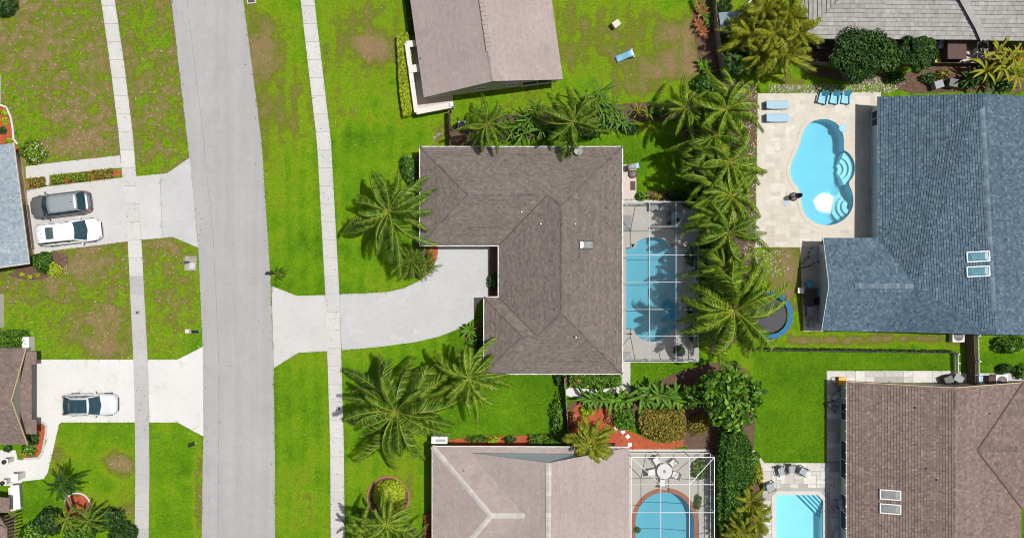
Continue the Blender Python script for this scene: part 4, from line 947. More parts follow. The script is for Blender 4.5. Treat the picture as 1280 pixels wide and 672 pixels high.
dm = empty('door_mat', P(791, 232, .042), 0, 'dark brown doormat on the paver pad', 'mat'); MB().box(0, 0, 0, .42, .75, .02).build('mat_field', m_mat, dm); MB().box(0, 0, .02, .32, .62, .004).build('mat_centre', m_dwood, dm)
# toy slide and box in the top yard
sl_ = empty('toy_slide', P(782, 71), R(19), 'blue plastic toddler slide on the top lawn', 'slide')
vs = []; fs = []
prof_ = [(-.85, .10), (-.7, .12), (-.3, .30), (.2, .62), (.45, .72)]
for x, z in prof_: vs += [(x, -.26, z + .12), (x, -.22, z), (x, .22, z), (x, .26, z + .12)]
for i in range(4): fs += [(i * 4 + j, i * 4 + j + 1, (i + 1) * 4 + j + 1, (i + 1) * 4 + j) for j in range(3)]
s0 = MB().add(vs, fs).build('chute', mat('pale_blue_plastic', (.22, .50, .70), .4), sl_, True); s0.modifiers.new('solid', 'SOLIDIFY').thickness = .04
for y in (-.3, .3): MB().beam((.45, y, .72), (.70, y, .0), .08, .07).build('ladder_rail', m_white, sl_); MB().tube([(.35, y, .7), (.45, y, 1.0), (.62, y, .75)], .04, 6).build('handrail', m_ltblue, sl_)
for z, x in ((.2, .64), (.42, .56), (.62, .49)): MB().beam((x, -.3, z), (x, .3, z), .08, .05).build('rung', m_white, sl_)
cb = empty('playhouse_box', P(769.5, 32.5), R(36), 'small beige box standing on the top lawn', 'box')
MB().box(0, 0, 0, .55, .45, .75).build('body', m_stucco, cb, bevel=.01); MB().box(0, 0, .75, .62, .52, .05).build('lid', m_stucco, cb, bevel=.01)
# small service boxes, mailboxes
def mailbox(label, px, py, rz, bm, h=1.05):
    o = empty('mailbox', P(px, py), rz, label, 'mailbox')
    MB().box(0, 0, 0, .10, .10, h).build('post', m_white, o); b = MB(); pr = [(-.10, 0), (-.10, .14), (-.06, .2), (0, .22), (.06, .2), (.10, .14), (.10, 0)]
    b.add([(-.26, y, h + z) for y, z in pr] + [(.26, y, h + z) for y, z in pr], [tuple(range(7))[::-1], tuple(range(7, 14))] + [(i, i + 1, 8 + i, 7 + i) for i in range(6)] + [(0, 7, 13, 6)])
    b.build('box', bm, o); MB().box(-.1, .115, h + .1, .16, .015, .06).build('flag', m_tail, o)
mailbox('black mailbox on a post on the grass below the lower left driveway apron', 245, 553, R(20), m_black)
mailbox('dark mailbox at the curb above the middle driveway apron', 340.5, 341, R(0), m_black, .9)
mailbox('blue-topped mailbox at the left curb above the lower left driveway', 249, 413.5, R(0), m_navy, .9)
ub = empty('utility_marker', P(247, 413.5), 0, 'cream utility box beside the blue mailbox at the left curb', 'utility box'); ub.location.x -= .75
MB().box(0, 0, 0, .5, .42, .12).build('base', m_pebble, ub); MB().box(0, 0, .12, .34, .3, .3).build('body', m_stucco, ub, bevel=.02)
m_slab_old = mat('old_concrete', (.33, .31, .28), .9, ((1.5, .15), (12, .15)), stain=((.20, .17, .13), 2.5, .55, .6))
up_ = empty('utility_pad', P(238.5, 329), R(-2), 'square concrete pad with a short dark pole at the left curb', 'utility pad')
MB().box(0, 0, 0, 1.0, 1.2, .07).build('slab', m_slab_old, up_, bevel=.01); MB().tube([(-.1, .1, .07), (-.1, .1, 1.2)], .07, 8).build('pole', m_dgrey, up_); MB().box(.15, -.2, .07, .45, .5, .03).build('cover', m_conc, up_)
ub = empty('meter_box', P(314.5, 1), R(8), 'small brown ground box in the verge at the top edge', 'utility box'); MB().box(0, 0, 0, .75, .5, .08).build('frame', m_conc, ub); MB().box(0, 0, .08, .55, .34, .02).build('lid', m_dwood, ub)
for x, y, lb_ in ((171.5, 390.5, 'square metal valve cover set in the left sidewalk'), (423.5, 510, 'small dark valve cover set in the right sidewalk')):
    o = empty('valve_cover', P(x, y, .058), 0, lb_, 'cover'); MB().box(0, 0, 0, .42, .34, .008).build('frame', m_grey, o); MB().lathe([(.1, .008), (.1, .014), (.01, .014)], n=14).build('lid', m_dgrey, o)
# air conditioners
def ac(label, px, py, s=.85, rz=0, m=m_white):
    o = empty('air_conditioner', P(px, py), rz, label, 'air conditioner')
    MB().box(0, 0, 0, s, s, .75).build('case', m, o, bevel=.03); MB().lathe([(s * .42, .752), (s * .42, .775), (s * .36, .775), (s * .36, .755), (.02, .757)], n=20).build('fan_ring', m_dgrey, o)
    for k in range(4): a = k * math.pi / 4; MB().beam((-s * .4 * math.cos(a), -s * .4 * math.sin(a), .785), (s * .4 * math.cos(a), s * .4 * math.sin(a), .785), .02, .015).build('guard_bar', m_grey, o)
ac('white air conditioner below the eave of the tile-roof house', 1223, 62, 1.0)
ac('white air conditioner under the south eave of the blue-roof house', 1193, 419, 1.0)
ac('grey air conditioner north of the middle house behind the short board fence', 578, 158, .7, 0, m_grey)
ac('white air conditioner with pads by the gate of the brown-roof house', 1247, 474.5, 1.0)
eb = empty('equipment_box', P(551, 545.5), 0, 'white louvred box at the top left corner of the bottom house', 'utility box'); eb.location.z = 0
MB().box(0, 0, 0, 1.25, .55, 1.5).build('case', m_white, eb, bevel=.02); MB().box(.0, 0, 1.5, 1.3, .6, .05).build('lid', m_white, eb); MB().box(.1, -.02, 1.55, .8, .2, .02).build('grille', m_grey, eb)
# garden shed and small box behind the wooden fence
def shed(label, px, py, sx, sy, h, rz, name='garden_shed'):
    o = empty(name, P(px, py, h), rz, label, 'shed'); o.location.z = 0
    MB().box(0, 0, 0, sx * .92, sy * .92, h).build('wall', m_grey, o)
    MB().add([(-sx / 2, -sy / 2, h), (sx / 2, -sy / 2, h), (sx / 2, 0, h + .25), (-sx / 2, 0, h + .25), (-sx / 2, sy / 2, h), (sx / 2, sy / 2, h)], [(0, 1, 2, 3), (3, 2, 5, 4), (0, 3, 4), (1, 5, 2), (0, 4, 5, 1)]).build('roof', m_shed, o)
    MB().box(0, -sy * .47, .1, sx * .5, .04, h * .85).build('door', m_ltblue, o)
m_shed = mat('shed_roof', (.19, .27, .32), .5, ((2, .12), (14, .1)), spec=.4)
shed('small blue-grey garden shed behind the picket fence at the top', 911, 26, 1.55, 1.45, 1.8, R(6))
shed('tiny blue-grey storage locker below the garden shed', 909.5, 82, .72, .95, 1.1, R(4), 'storage_locker')
pi = empty('downspout_pole', P(930, 14), 0, 'white pole lying across the grass above the garden shed', 'pole'); MB().tube([(-.9, -.6, .1), (.5, .8, .5), (.9, 1.3, .55)], .06, 7).build('shaft', m_white, pi); MB().tube([(-.7, -.6, .1), (.7, .75, .35)], .03, 6).build('brace', m_white, pi)
# fences
board_fence('picket_fence', 'weathered grey picket fence between the top lawn and the garden shed', (888.5, -30), (891, 30), 1.75, m_wood, .15)
board_fence('picket_fence', 'leaning lower run of the grey picket fence above the palm row', (891, 30), (901, 97), 1.75, m_wood, .15)
board_fence('slat_screen', 'dark slatted wooden screen by the patio of the tile-roof house', (997, 79), (1032, 83), 1.3, m_wood, .17, gap=.06)
board_fence('slat_screen', 'long dark fence below the tile-roof house patio', (1160, 82), (1232, 82.5), 1.1, m_dwood, .16, gap=.02)
board_fence('garden_fence', 'grey board fence beside the bottom house garden', (704, 470), (710, 549), 1.5, m_wood, .16)
board_fence('board_gate', 'dark board gate run between the two lawns on the right', (1207, 417), (1209, 484), 1.5, m_dwood, .16)
board_fence('white_fence', 'white picket run along the edge of the right-hand lawn', (1214.5, 418), (1216, 482), 1.2, m_white, .16, gap=.05)
board_fence('white_fence', 'short white picket run enclosing the strip beside the dark gate', (1191.5, 441), (1192, 464), .9, m_white, .16, gap=.05)
dk = empty('deck_walk', P(1212, 449), 0, 'narrow plank walk between the dark gate and the white fence', 'walkway'); O = dk.location
for i in range(16): MB().beam(P(1209.5, 419 + i * 4, .08) - O, P(1215, 419 + i * 4, .08) - O, .22, .04, t=random.random()).build('plank', m_dwood, dk)
# low black chain-link fence with grass along it
lf = empty('low_fence', P(1065, 437), 0, 'long low black wire fence between the two right-hand back lawns', 'fence'); O = lf.location
for i in range(19):
    p = P(940 + i * 13.9, 436 + i * .22) - O; MB().tube([p, p + Vector((0, 0, .95))], .035, 6).build('post', m_black, lf)
for z in (.1, .5, .92): MB().tube([P(938, 436) - O + Vector((0, 0, z)), P(1191, 440) - O + Vector((0, 0, z))], .03, 5).build('rail', m_black, lf)
MB().add([P(938, 436) - O, P(1191, 440) - O, P(1191, 440) - O + Vector((0, 0, .92)), P(938, 436) - O + Vector((0, 0, .92))], [(0, 1, 2, 3)]).build('mesh_panel', mat('wire_mesh', (.03, .03, .03), .6), lf)
# trampoline
tr_ = empty('trampoline', P(958, 393), 0, 'round trampoline with a blue safety pad under the big palm', 'trampoline')
MB().lathe([(1.45, .74), (1.45, .76), (.02, .74)], n=36).build('bounce_mat', m_tramp, tr_)
for k in range(6):
    a0, a1 = k * 60, k * 60 + 58
    pts = [(r * math.cos(R(a)), r * math.sin(R(a))) for r, aa in ((2.0, np.linspace(a0, a1, 8)), (1.6, np.linspace(a1, a0, 8))) for a in aa]
    MB().prism(pts, .76, .82).build('safety_pad', m_blue, tr_)
    a = R(a0 + 29); MB().tube([(1.85 * math.cos(a), 1.85 * math.sin(a), 0), (1.85 * math.cos(a), 1.85 * math.sin(a), .76)], .04, 6).build('leg', m_grey, tr_)
MB().tube([(1.9 * math.cos(R(a)), 1.9 * math.sin(R(a)), .74) for a in range(0, 361, 15)], .035, 6).build('frame_ring', m_grey, tr_)
# clutter on the west patio of the blue house
def bike(label, px, py, rz):
    o = empty('bicycle', P(px, py, .03), rz, label, 'bicycle')
    for x in (-.52, .52):
        MB().tube([(x + .33 * math.cos(R(a)), 0, .34 + .33 * math.sin(R(a))) for a in range(0, 361, 24)], .025, 6).build('wheel', m_black, o)
    f = MB(); 
    for a, b in (((-.52, .34), (-.1, .30)), ((-.1, .3), (.35, .78)), ((-.22, .82), (-.1, .3)), ((-.22, .78), (.38, .78)), ((-.52, .34), (-.2, .75)), ((.36, .85), (.52, .34))): f.tube([(a[0], 0, a[1]), (b[0], 0, b[1])], .025, 6)
    f.build('frame', m_grey, o); MB().tube([(.32, -.3, .98), (.38, 0, .92), (.32, .3, .98)], .022, 6).build('handlebar', m_white, o); MB().box(-.22, 0, .82, .26, .14, .06).build('saddle', m_black, o)
bike('upper bicycle leaning on the patio of the blue-roof house', 1008, 319, R(60)); bike('lower bicycle on the patio of the blue-roof house', 1011, 331, R(20))
def crate(label, name, px, py, sx, sy, h, rz, m, cat='box', lidm=None):
    o = empty(name, P(px, py, .03), rz, label, cat); MB().box(0, 0, 0, sx, sy, h, taper=.96).build('body', m, o, bevel=.02); MB().box(0, 0, h, sx * 1.03, sy * 1.03, .05).build('lid', lidm or m, o, bevel=.015)
    return o
crate('dark brown storage chest on the blue house patio', 'storage_chest', 1011, 366, 1.0, .8, .5, .05, m_dwood); crate('wooden chest with slatted lid below the dark chest', 'wooden_chest', 1010, 376.5, .75, .7, .45, 0, m_wood, lidm=m_dwood)
crate('navy box by the gable wall of the blue house', 'navy_box', 1021, 376, .5, .6, .5, 0, m_navy); crate('white plastic bin at the left end of the blue house patio', 'plastic_bin', 1001, 363, .7, .45, .4, -.1, m_white)
crate('grey bin at the bottom of the blue house patio', 'plastic_bin', 1012.5, 404.5, .45, .55, .5, 0, m_cloth); crate('dark grey crate with a pale top on the blue house patio', 'crate', 1011, 389, .55, .8, .4, .05, m_dgrey, lidm=m_cloth)
patio_chair('upper turquoise chair on the blue house patio', 1010, 355, R(-60), m_turq, m_turq, s=.95, z=.03); patio_chair('turquoise chair against the gable wall of the blue house', 1020, 366, R(210), m_turq, m_turq, s=.8, z=.03)
yb = empty('yellow_toy_truck', P(1008.5, 395), .4, 'small yellow toy truck on the blue house patio', 'toy'); MB().box(0, 0, .08, .4, .22, .12).build('bed', m_yellow, yb, bevel=.02); MB().box(.14, 0, .2, .14, .2, .14).build('cab', m_yellow, yb, bevel=.02)
for x in (-.12, .13):
    for y in (-.12, .12): MB().tube([(x, y - .03, .08), (x, y + .03, .08)], .08, 10).build('wheel', m_black, yb)
ob = crate('orange and yellow crate at the top left corner of the brown-roof house', 'orange_crate', 1050.5, 475.5, .62, .65, .45, -.1, m_orange, 'crate', m_yellow)
hose = MB(); hose.tube([P(1045, 486 + 12 * math.sin(t * .5)) + Vector((.45 * math.cos(t), .35 * math.sin(t), .07 + .01 * t)) - P(1048, 490) for t in np.linspace(0, 14, 60)], .02, 5)
ho = empty('garden_hose', P(1048, 490), 0, 'coiled dark hose on the shaded walk of the brown-roof house', 'hose'); hose.build('coil', m_navy, ho)
for x, y, a, lb_ in ((1038.5, 504, 20, 'upper dark planter chair in the shade beside the brown-roof house'), (1042, 509, -40, 'lower dark chair in the shade beside the brown-roof house')): patio_chair(lb_, x, y, R(a), m_cloth, m_navy, s=.8, z=.05)
# things by the gate
kc = crate('dark bin with a grey lid at the left of the dark gate', 'wheeled_bin', 1180, 473, .7, .6, .9, .4, m_dwood, 'bin', m_dgrey); crate('pale tarpaulin-covered box by the dark gate', 'covered_box', 1193, 471.5, .75, .55, .8, -.5, m_cloth)
crate('light blue bin right of the dark gate', 'plastic_bin', 1219, 473, .45, .6, .8, 0, m_ltblue); crate('brown bin beside the air conditioner right of the gate', 'brown_bin', 1235, 474, .6, .7, .7, 0, m_dwood)
# things below tile-roof house
crate('dark brown cabin-like shed roof left of the patio slab under the tile-roof house', 'tool_shed', 1185, 66, 1.5, 1.7, 1.6, 0, m_dwood, 'shed'); crate('tall brown crate under the tile-roof house eave', 'crate', 1208, 58, .9, .6, .8, 0, m_dwood); crate('blue-grey bin left of the brown tool shed', 'plastic_bin', 1173, 58, .5, .6, .8, 0, m_ltblue)
crate('yellow-green bin between the dark tree and the brown tool shed', 'garden_bin', 1169, 78, .5, .35, .5, 0, mat('yellow_green_plastic', (.45, .5, .03), .5), 'bin')
pave('small_patio', [(1200, 62), (1231, 60), (1229, 80), (1200, 80)], .04, m_pink); crate('white pot-like bin right of the tile-roof house air conditioner', 'plastic_bin', 1246, 61, .6, .35, .45, 0, m_white)
crate('silver grill cover behind the blue-roof house north wall', 'covered_grill', 1168, 108, .7, .6, .9, .3, m_cloth); crate('dark covered grill next to the silver one', 'covered_grill', 1186, 106, .7, .65, .9, -.2, m_dgrey)
crate('dark bin under the patio edge of the tile-roof house', 'dark_bin', 1024, 60, .8, .5, .6, 0, m_dgrey)
# stone pillar lanterns at the lower left entry
for x, y, lb_ in ((14, 573, 'upper'), (12, 599, 'lower')):
    o = empty('lantern_pillar', P(x + 2, y), 0, f'{lb_} white pillar with a dark lantern at the lower left entry', 'pillar'); MB().box(0, 0, 0, .34, .34, 1.1).build('shaft', m_stucco_w, o); MB().box(0, 0, 1.1, .42, .42, .06).build('cap', m_white, o)
    MB().lathe([(.1, 1.16), (.14, 1.2), (.14, 1.42), (.19, 1.44), (.03, 1.55)], n=10).build('lantern', m_black, o)
pl_ = crate('white stucco planter pillar by the left hedge above the lower driveway', 'stucco_pillar', 39.5, 429, .55, 1.2, 1.0, 0, m_stucco_w, 'pillar', m_white)
gs = empty('grey_roof_shed', P(2, 388), 0, 'grey flat-roofed shed at the left edge between the two houses', 'shed'); MB().box(-.6, 0, 0, 1.6, 2.8, 2.0).build('wall', m_stucco_w, gs)
for y in (-.78, .78): MB().box(-.65, y, 2.0 + .01 * (y > 0), 2.0, 1.5, .07).build('roof_panel', m_cloth, gs)
wb_ = empty('white_wall', P(0, 112), 0, 'end of a low white wall at the far left edge', 'wall'); MB().box(-.05, 0, 0, .3, 2.3, .8).build('wall_panel', m_stucco_w, wb_); MB().box(-.05, 0, .8, .38, 2.4, .06).build('coping', m_white, wb_)
# stepping stones
st_ = empty('stepping_stones', P(780, 548), 0, 'row of four white square stepping stones on the red mulch', 'stepping stones'); O = st_.location
for x, y, a in ((770.5, 534.5, .4), (778.5, 539, .7), (784.5, 545, .75), (787, 555, .1)): p = P(x, y) - O; MB().box(p.x, p.y, .06, .32, .32, .05, a).build('stone', m_white, st_, bevel=.01)
# ------------------------------------------------------------------ planting beds
def bed(pts, m, z=.045, name='mulch_bed', chips=True, sm=1):
    pts = smooth_poly(pts, sm) if sm else pts
    o = pave(name, pts, z, m)
    if chips:
        xs, ys = [p[0] for p in pts], [p[1] for p in pts]; ar = (max(xs) - min(xs)) * (max(ys) - min(ys)) / S / S
        n = int(min(6000, ar * 90)); C = []
        for _ in range(n):
            q = (random.uniform(min(xs), max(xs)), random.uniform(min(ys), max(ys)))
            if inside(q, pts): p = P(*q); C.append((p.x, p.y, z + .015))
        if len(C) > 5:
            C = np.array(C); N = rng.normal(size=C.shape) * .5; N[:, 2] = 1
            tag(leaves('mulch_chips', C, N, rng.uniform(.06, .16, len(C)), rng.random(len(C)), m, o, .45, .05), kind='stuff')
    return o
bed([(560, 156), (600, 158), (603, 182), (560, 184)], m_soil); bed([(603, 145), (700, 140), (790, 128), (858, 128), (862, 152), (795, 150), (700, 172), (604, 176)], m_soil)
bed([(866, -20), (884, -20), (895, 60), (903, 110), (880, 112), (872, 70), (866, 30)], m_soil); bed([(795, 240), (858, 238), (866, 250), (796, 251)], m_soil)
bed([(862, 100), (945, 100), (946, 120), (942, 310), (945, 320), (938, 350), (935, 420), (875, 452), (873, 250), (850, 180)], m_soil, .02, 'palm_bed')
bed([(788, 490), (870, 455), (935, 450), (945, 520), (940, 575), (953, 600), (951, 700), (894, 700), (894, 560), (852, 562), (850, 530), (712, 520), (712, 498)], m_soil, .02, 'garden_bed')
bed([(713, 500), (760, 506), (766, 528), (790, 540), (830, 556), (856, 546), (853, 561), (784, 561), (712, 561)], m_mulch, .05)
bed([(706, 466), (776, 468), (776, 484), (740, 486), (706, 482)], m_soil); bed([(562, 546), (700, 543), (706, 557), (562, 558)], m_mulch)
bed([(518, 195), (527, 192), (528, 300), (522, 260)], m_soil); bed([(536, 308), (548, 306), (546, 322), (540, 334), (530, 330)], m_mulch); bed([(505, 312), (537, 308), (533, 330), (538, 338), (520, 348), (505, 343)], m_soil, .03)
bed([(600, 402), (610, 402), (610, 465), (598, 440), (580, 425), (582, 408)], m_soil); bed([(612, 306), (623, 306), (623, 370), (611, 370)], m_soil, .05, sm=0)
bed([(-5, 132), (8, 134), (14, 150), (16, 175), (24, 186), (30, 215), (16, 215), (14, 180), (-5, 180)], m_mulch); bed([(34, 224), (55, 221), (56, 232), (36, 236)], m_mulch); bed([(63, 219), (150, 210), (152, 221), (63, 232)], m_mulch)
bed([(30, 322), (66, 314), (84, 316), (86, 330), (72, 342), (40, 352), (8, 344), (20, 338)], m_soil); bed([(40, 530), (55, 529), (58, 540), (52, 567), (44, 572), (26, 572), (34, 556)], m_mulch)
bed(arc(97, 632, 16, 16, 0, 350, 20), m_mulch, .06, sm=0)
bed(arc(485.5, 621, 25, 25, 0, 350, 24), m_soil, .05, sm=0); bed([(529, 640), (541, 640), (541, 690), (529, 690)], m_soil)
bed([(1005, 84), (1065, 90), (1120, 90), (1135, 100), (1060, 104), (1010, 92)], m_soil, .02); bed([(1130, 84), (1285, 84), (1285, 118), (1230, 114), (1110, 118)], m_soil, .02); bed([(1000, 50), (1285, 52), (1285, 84), (1000, 84)], m_soil, .025)
# curbs round beds
def ring(name, label, cx, cy, r, m, a0=0, a1=360, n=26, cat='edging'):
    o = empty(name, P(cx, cy), 0, label, cat); O = o.location; src = None
    for i in range(n):
        a = R(a0 + (a1 - a0) * i / n); p = P(cx + r * math.cos(a), cy - r * math.sin(a)) - O
        if src is None: src = MB().box(0, 0, 0, .12, 2 * math.pi * r / S * (a1 - a0) / 360 / n * .94, .12).build('brick', m, o, bevel=.01); b = src
        else: b = copy_part(src, o, (0, 0, 0))
        b.location = p; b.rotation_euler = (0, 0, a)
ring('tree_ring', 'white round curb of blocks round the red mulch of the leaning palm', 97, 632, 16.5, m_conc_w); ring('oval_bed_edging', 'red brick edging round the lime bush at the bottom', 485.5, 621, 26, m_brick, n=40)
cu = empty('bed_curb', P(10, 155), 0, 'white curved curb along the red mulch bed at the left edge', 'edging'); O = cu.location
cpts = [(0, 131), (8, 134), (13.5, 146), (16, 160), (17, 174), (22, 180)]
for a, b in zip(cpts, cpts[1:]): MB().beam(P(*a, .06) - O, P(*b, .06) - O, .14, .12).build('curb_block', m_conc_w, cu)
cu = empty('bed_curb', P(55, 550), 0, 'grey curb round the red mulch bed at the lower left entry', 'edging'); O = cu.location
cpts = [(47, 528.5), (55, 528), (58, 532), (57.5, 542), (53, 565), (48, 572), (30, 573)]
for a, b in zip(cpts, cpts[1:]): MB().beam(P(*a, .06) - O, P(*b, .06) - O, .16, .12).build('curb_block', m_slab, cu)
# pebbles
def pebbles(poly, n, z=.03, smin=.06, smax=.2, name='gravel'):
    xs, ys = [p[0] for p in poly], [p[1] for p in poly]; co = []; fa = []; va = []
    base = [(1, 0, .2), (0, 1, .2), (-1, 0, .2), (0, -1, .2), (0, 0, .7)]
    for _ in range(n):
        q = (random.uniform(min(xs), max(xs)), random.uniform(min(ys), max(ys)))
        if not inside(q, poly): continue
        p = P(*q); s = random.uniform(smin, smax); a = random.random() * 6; b = len(co); k = random.random()
        for x, y, zz in base: co.append((p.x + s * .5 * (x * math.cos(a) - y * math.sin(a) * .7), p.y + s * .5 * (x * math.sin(a) + y * math.cos(a) * .7), z + zz * s * .5)); va.append(k)
        fa += [(b, b + 1, b + 4), (b + 1, b + 2, b + 4), (b + 2, b + 3, b + 4), (b + 3, b, b + 4)]
    o = arr_mesh(name, np.array(co), np.array(fa), va, m_pebble, k=3); tag(o, kind='stuff'); return o
tag(pebbles([(922, 104), (946, 104), (946, 312), (990, 312), (985, 345), (930, 350), (930, 250)], 2600), 'pale gravel among the palms left of the cream pool deck', 'gravel')
tag(pebbles([(1080, 95), (1135, 104), (1110, 117), (960, 116), (960, 106), (1060, 106)], 1500), 'pale gravel strip along the top of the cream pool deck', 'gravel')
tag(pebbles([(84, 316), (86, 335), (66, 352), (40, 353), (66, 345)], 160, .05, .05, .15), 'scattered pale pebbles round the dark green bush at the left', 'gravel')
# ------------------------------------------------------------------ plants
def dome(n, rx, ry, h, z0=.05, lump=.22):
    d = rng.normal(size=(n, 3)); d[:, 2] = np.abs(d[:, 2]); d /= np.linalg.norm(d, axis=1, keepdims=True)
    k = 7; c = rng.normal(size=(k, 3)); c[:, 2] = abs(c[:, 2]); c /= np.linalg.norm(c, axis=1, keepdims=True)
    bump = 1 - lump + lump * 1.6 * np.max(np.clip(d @ c.T, 0, 1) ** 6, axis=1)
    r = (rng.random(n) ** .33) * bump
    C = d * r[:, None] * np.array([rx, ry, h]); C[:, 2] += z0
    N = d + rng.normal(size=(n, 3)) * .55 + np.array([0, 0, .5]); return C, N
def shrub(name, label, px, py, rx, ry, h, m, n=None, leaf=.16, cat='shrub', group=None, lump=.25, asp=.5):
    o = empty(name, P(px, py, h * .6), 0, label, cat, group); o.location.z = 0
    rx, ry = rx / S, ry / S; n = n or int(260 * rx * ry + 160)
    C, N = dome(n, rx, ry, h, lump=lump)
    leaves('foliage', C, N, rng.uniform(leaf * .6, leaf * 1.7, n), np.clip(rng.normal(.46, .32, n), 0, 1), m, o, asp)
    MB().tube([(0, 0, -.05), (.03, .02, h * .35), (.08, -.05, h * .7)], [.06, .045, .02], 6).tube([(0, 0, h * .2), (-rx * .4, ry * .2, h * .6)], [.04, .015], 5).tube([(0, 0, h * .2), (rx * .4, -ry * .3, h * .6)], [.04, .015], 5).build('stem', m_twig, o)
    return o
def hedge(name, label, poly, h, m, dens=420, leaf=.13, cat='hedge', rnd=.25):
    pw = PP(poly, h * .8); O = sum(pw, Vector()) / len(pw); O.z = 0; o = empty(name, O, 0, label, cat)
    xy = [(p.x, p.y) for p in pw]; xs, ys = [p[0] for p in xy], [p[1] for p in xy]; C = []; nn = []
    n = int((max(xs) - min(xs)) * (max(ys) - min(ys)) * dens)
    ip_ = inset(xy, min(rnd, .3 * min(max(xs) - min(xs), max(ys) - min(ys))))
    for _ in range(n):
        q = (random.uniform(min(xs), max(xs)), random.uniform(min(ys), max(ys)))
        if not inside(q, xy): continue
        t = random.random(); edge = not inside(q, ip_)
        z = h * (1 - .45 * t * t) if not edge else h * (.12 + .78 * math.sqrt(t)); C.append((q[0] - O.x, q[1] - O.y, z + random.uniform(-.05, .07)))
    C = np.array(C); N = rng.normal(size=C.shape) * .7; N[:, 2] += 1
    leaves('foliage', C, N, rng.uniform(leaf * .6, leaf * 1.75, len(C)), np.clip(rng.normal(.46, .32, len(C)), 0, 1), m, o)
    st = MB()
    k = max(2, int(max(max(xs) - min(xs), max(ys) - min(ys)) / .8))
    for i in range(k):
        q = ((min(xs) + (max(xs) - min(xs)) * (i + .5) / k) - O.x, (min(ys) + (max(ys) - min(ys)) * (.5 if max(xs) - min(xs) > max(ys) - min(ys) else (i + .5) / k)) - O.y)
        if max(ys) - min(ys) > max(xs) - min(xs): q = ((min(xs) + max(xs)) / 2 - O.x, q[1])
        st.tube([(q[0], q[1], -.05), (q[0] + .04, q[1], h * .7)], [.035, .015], 5)
    st.build('stem', m_twig, o); return o
def tree(name, label, px, py, rx, ry, zc, hz, m, nblob=22, per=330, leaf=.26, cat='tree', group=None, trunk=.16):
    """crown centre pixel, radii in pixels, crown centre height zc and half height hz"""
    o = empty(name, P(px, py, zc), 0, label, cat, group); o.location.z = 0; rx, ry = rx / S, ry / S; Cs = []; Ns = []; Vs = []; ends = []
    for i in range(nblob):
        a = i * 2.39996; rr = math.sqrt((i + .5) / nblob) * .80; cx, cy = rx * rr * math.cos(a), ry * rr * math.sin(a)
        cz = zc + hz * (math.sqrt(max(0, 1 - rr * rr)) * .8 * random.uniform(.5, 1.1) - .25); br = random.uniform(.22, .36) * (rx + ry) / 2
        d = rng.normal(size=(per, 3)); d /= np.linalg.norm(d, axis=1, keepdims=True); r = rng.random(per) ** .4 * br
        C = d * r[:, None] * np.array([1, 1, .75]) + np.array([cx, cy, cz]); Cs.append(C); Ns.append(d + rng.normal(size=(per, 3)) * .6 + np.array([0, 0, .45]))
        Vs.append(np.clip(rng.normal(.46 + random.uniform(-.15, .15), .32, per), 0, 1)); ends.append((cx, cy, cz))
    C = np.concatenate(Cs); N = np.concatenate(Ns); V = np.concatenate(Vs)
    leaves('crown', C, N, rng.uniform(leaf * .6, leaf * 1.5, len(C)), V, m, o)
    t = MB().tube([(0, 0, -.1), (.05, .05, zc * .4), (0, .08, zc * .75)], [trunk, trunk * .8, trunk * .55], 8)
    for e in ends[::3]: t.tube([(0, .05, zc * .55), (e[0] * .5, e[1] * .5, zc * .75), e], [trunk * .45, trunk * .3, trunk * .12], 5)
    t.build('trunk', m_twig, o); return o
# palm fronds: shared meshes, unit length along +x, per kind and droop
FR = {}
def frond_mesh(key, arch, droop, width, npair, lw, m, vee=.85, bend=0.0):
    if key in FR: return FR[key]
    mb = MB(); pts = []
    for i in range(13):
        t = i / 12; pts.append(Vector((t * (1 - .16 * t * droop), bend * t * t, arch * t - droop * t * t)))
    def at(t): i = min(11, int(t * 12)); return pts[i].lerp(pts[i + 1], t * 12 - i)
    mb.tube(pts, [.012 * (1 - .7 * i / 12) for i in range(13)], 4, .88)
    for s in (-1, 1):
        vs_ = vee * random.uniform(.7, 1.3)
        for i in range(npair):
            t = .10 + .89 * (i + random.random() * .8) / npair; b = at(t); tg = (at(min(1, t + .05)) - at(max(0, t - .05))).normalized()
            sd = tg.cross(Vector((0, 0, 1))).normalized() * -s
            l = width * (math.sin(math.pi * (.10 + .80 * t)) ** .6) * random.uniform(.7, 1.15); fw = .55 + .8 * t + random.uniform(-.12, .12)
            d = (tg * fw + sd + Vector((0, 0, -vs_ - .35 * random.random()))).normalized()
            tip = b + d * l + Vector((0, 0, -.40 * l)); mid = b + d * l * .5 + Vector((0, 0, .02)); wv = tg * lw * .5
            v = min(.85, max(0, random.gauss(.45, .24)))
            mb.add([b - wv * .5, mid - wv, tip, mid + wv, b + wv * .5], [(0, 1, 2, 3, 4)], v)
    me = mb.build('frond_master', m); mesh = me.data; bpy.data.objects.remove(me); FR[key] = mesh; return mesh
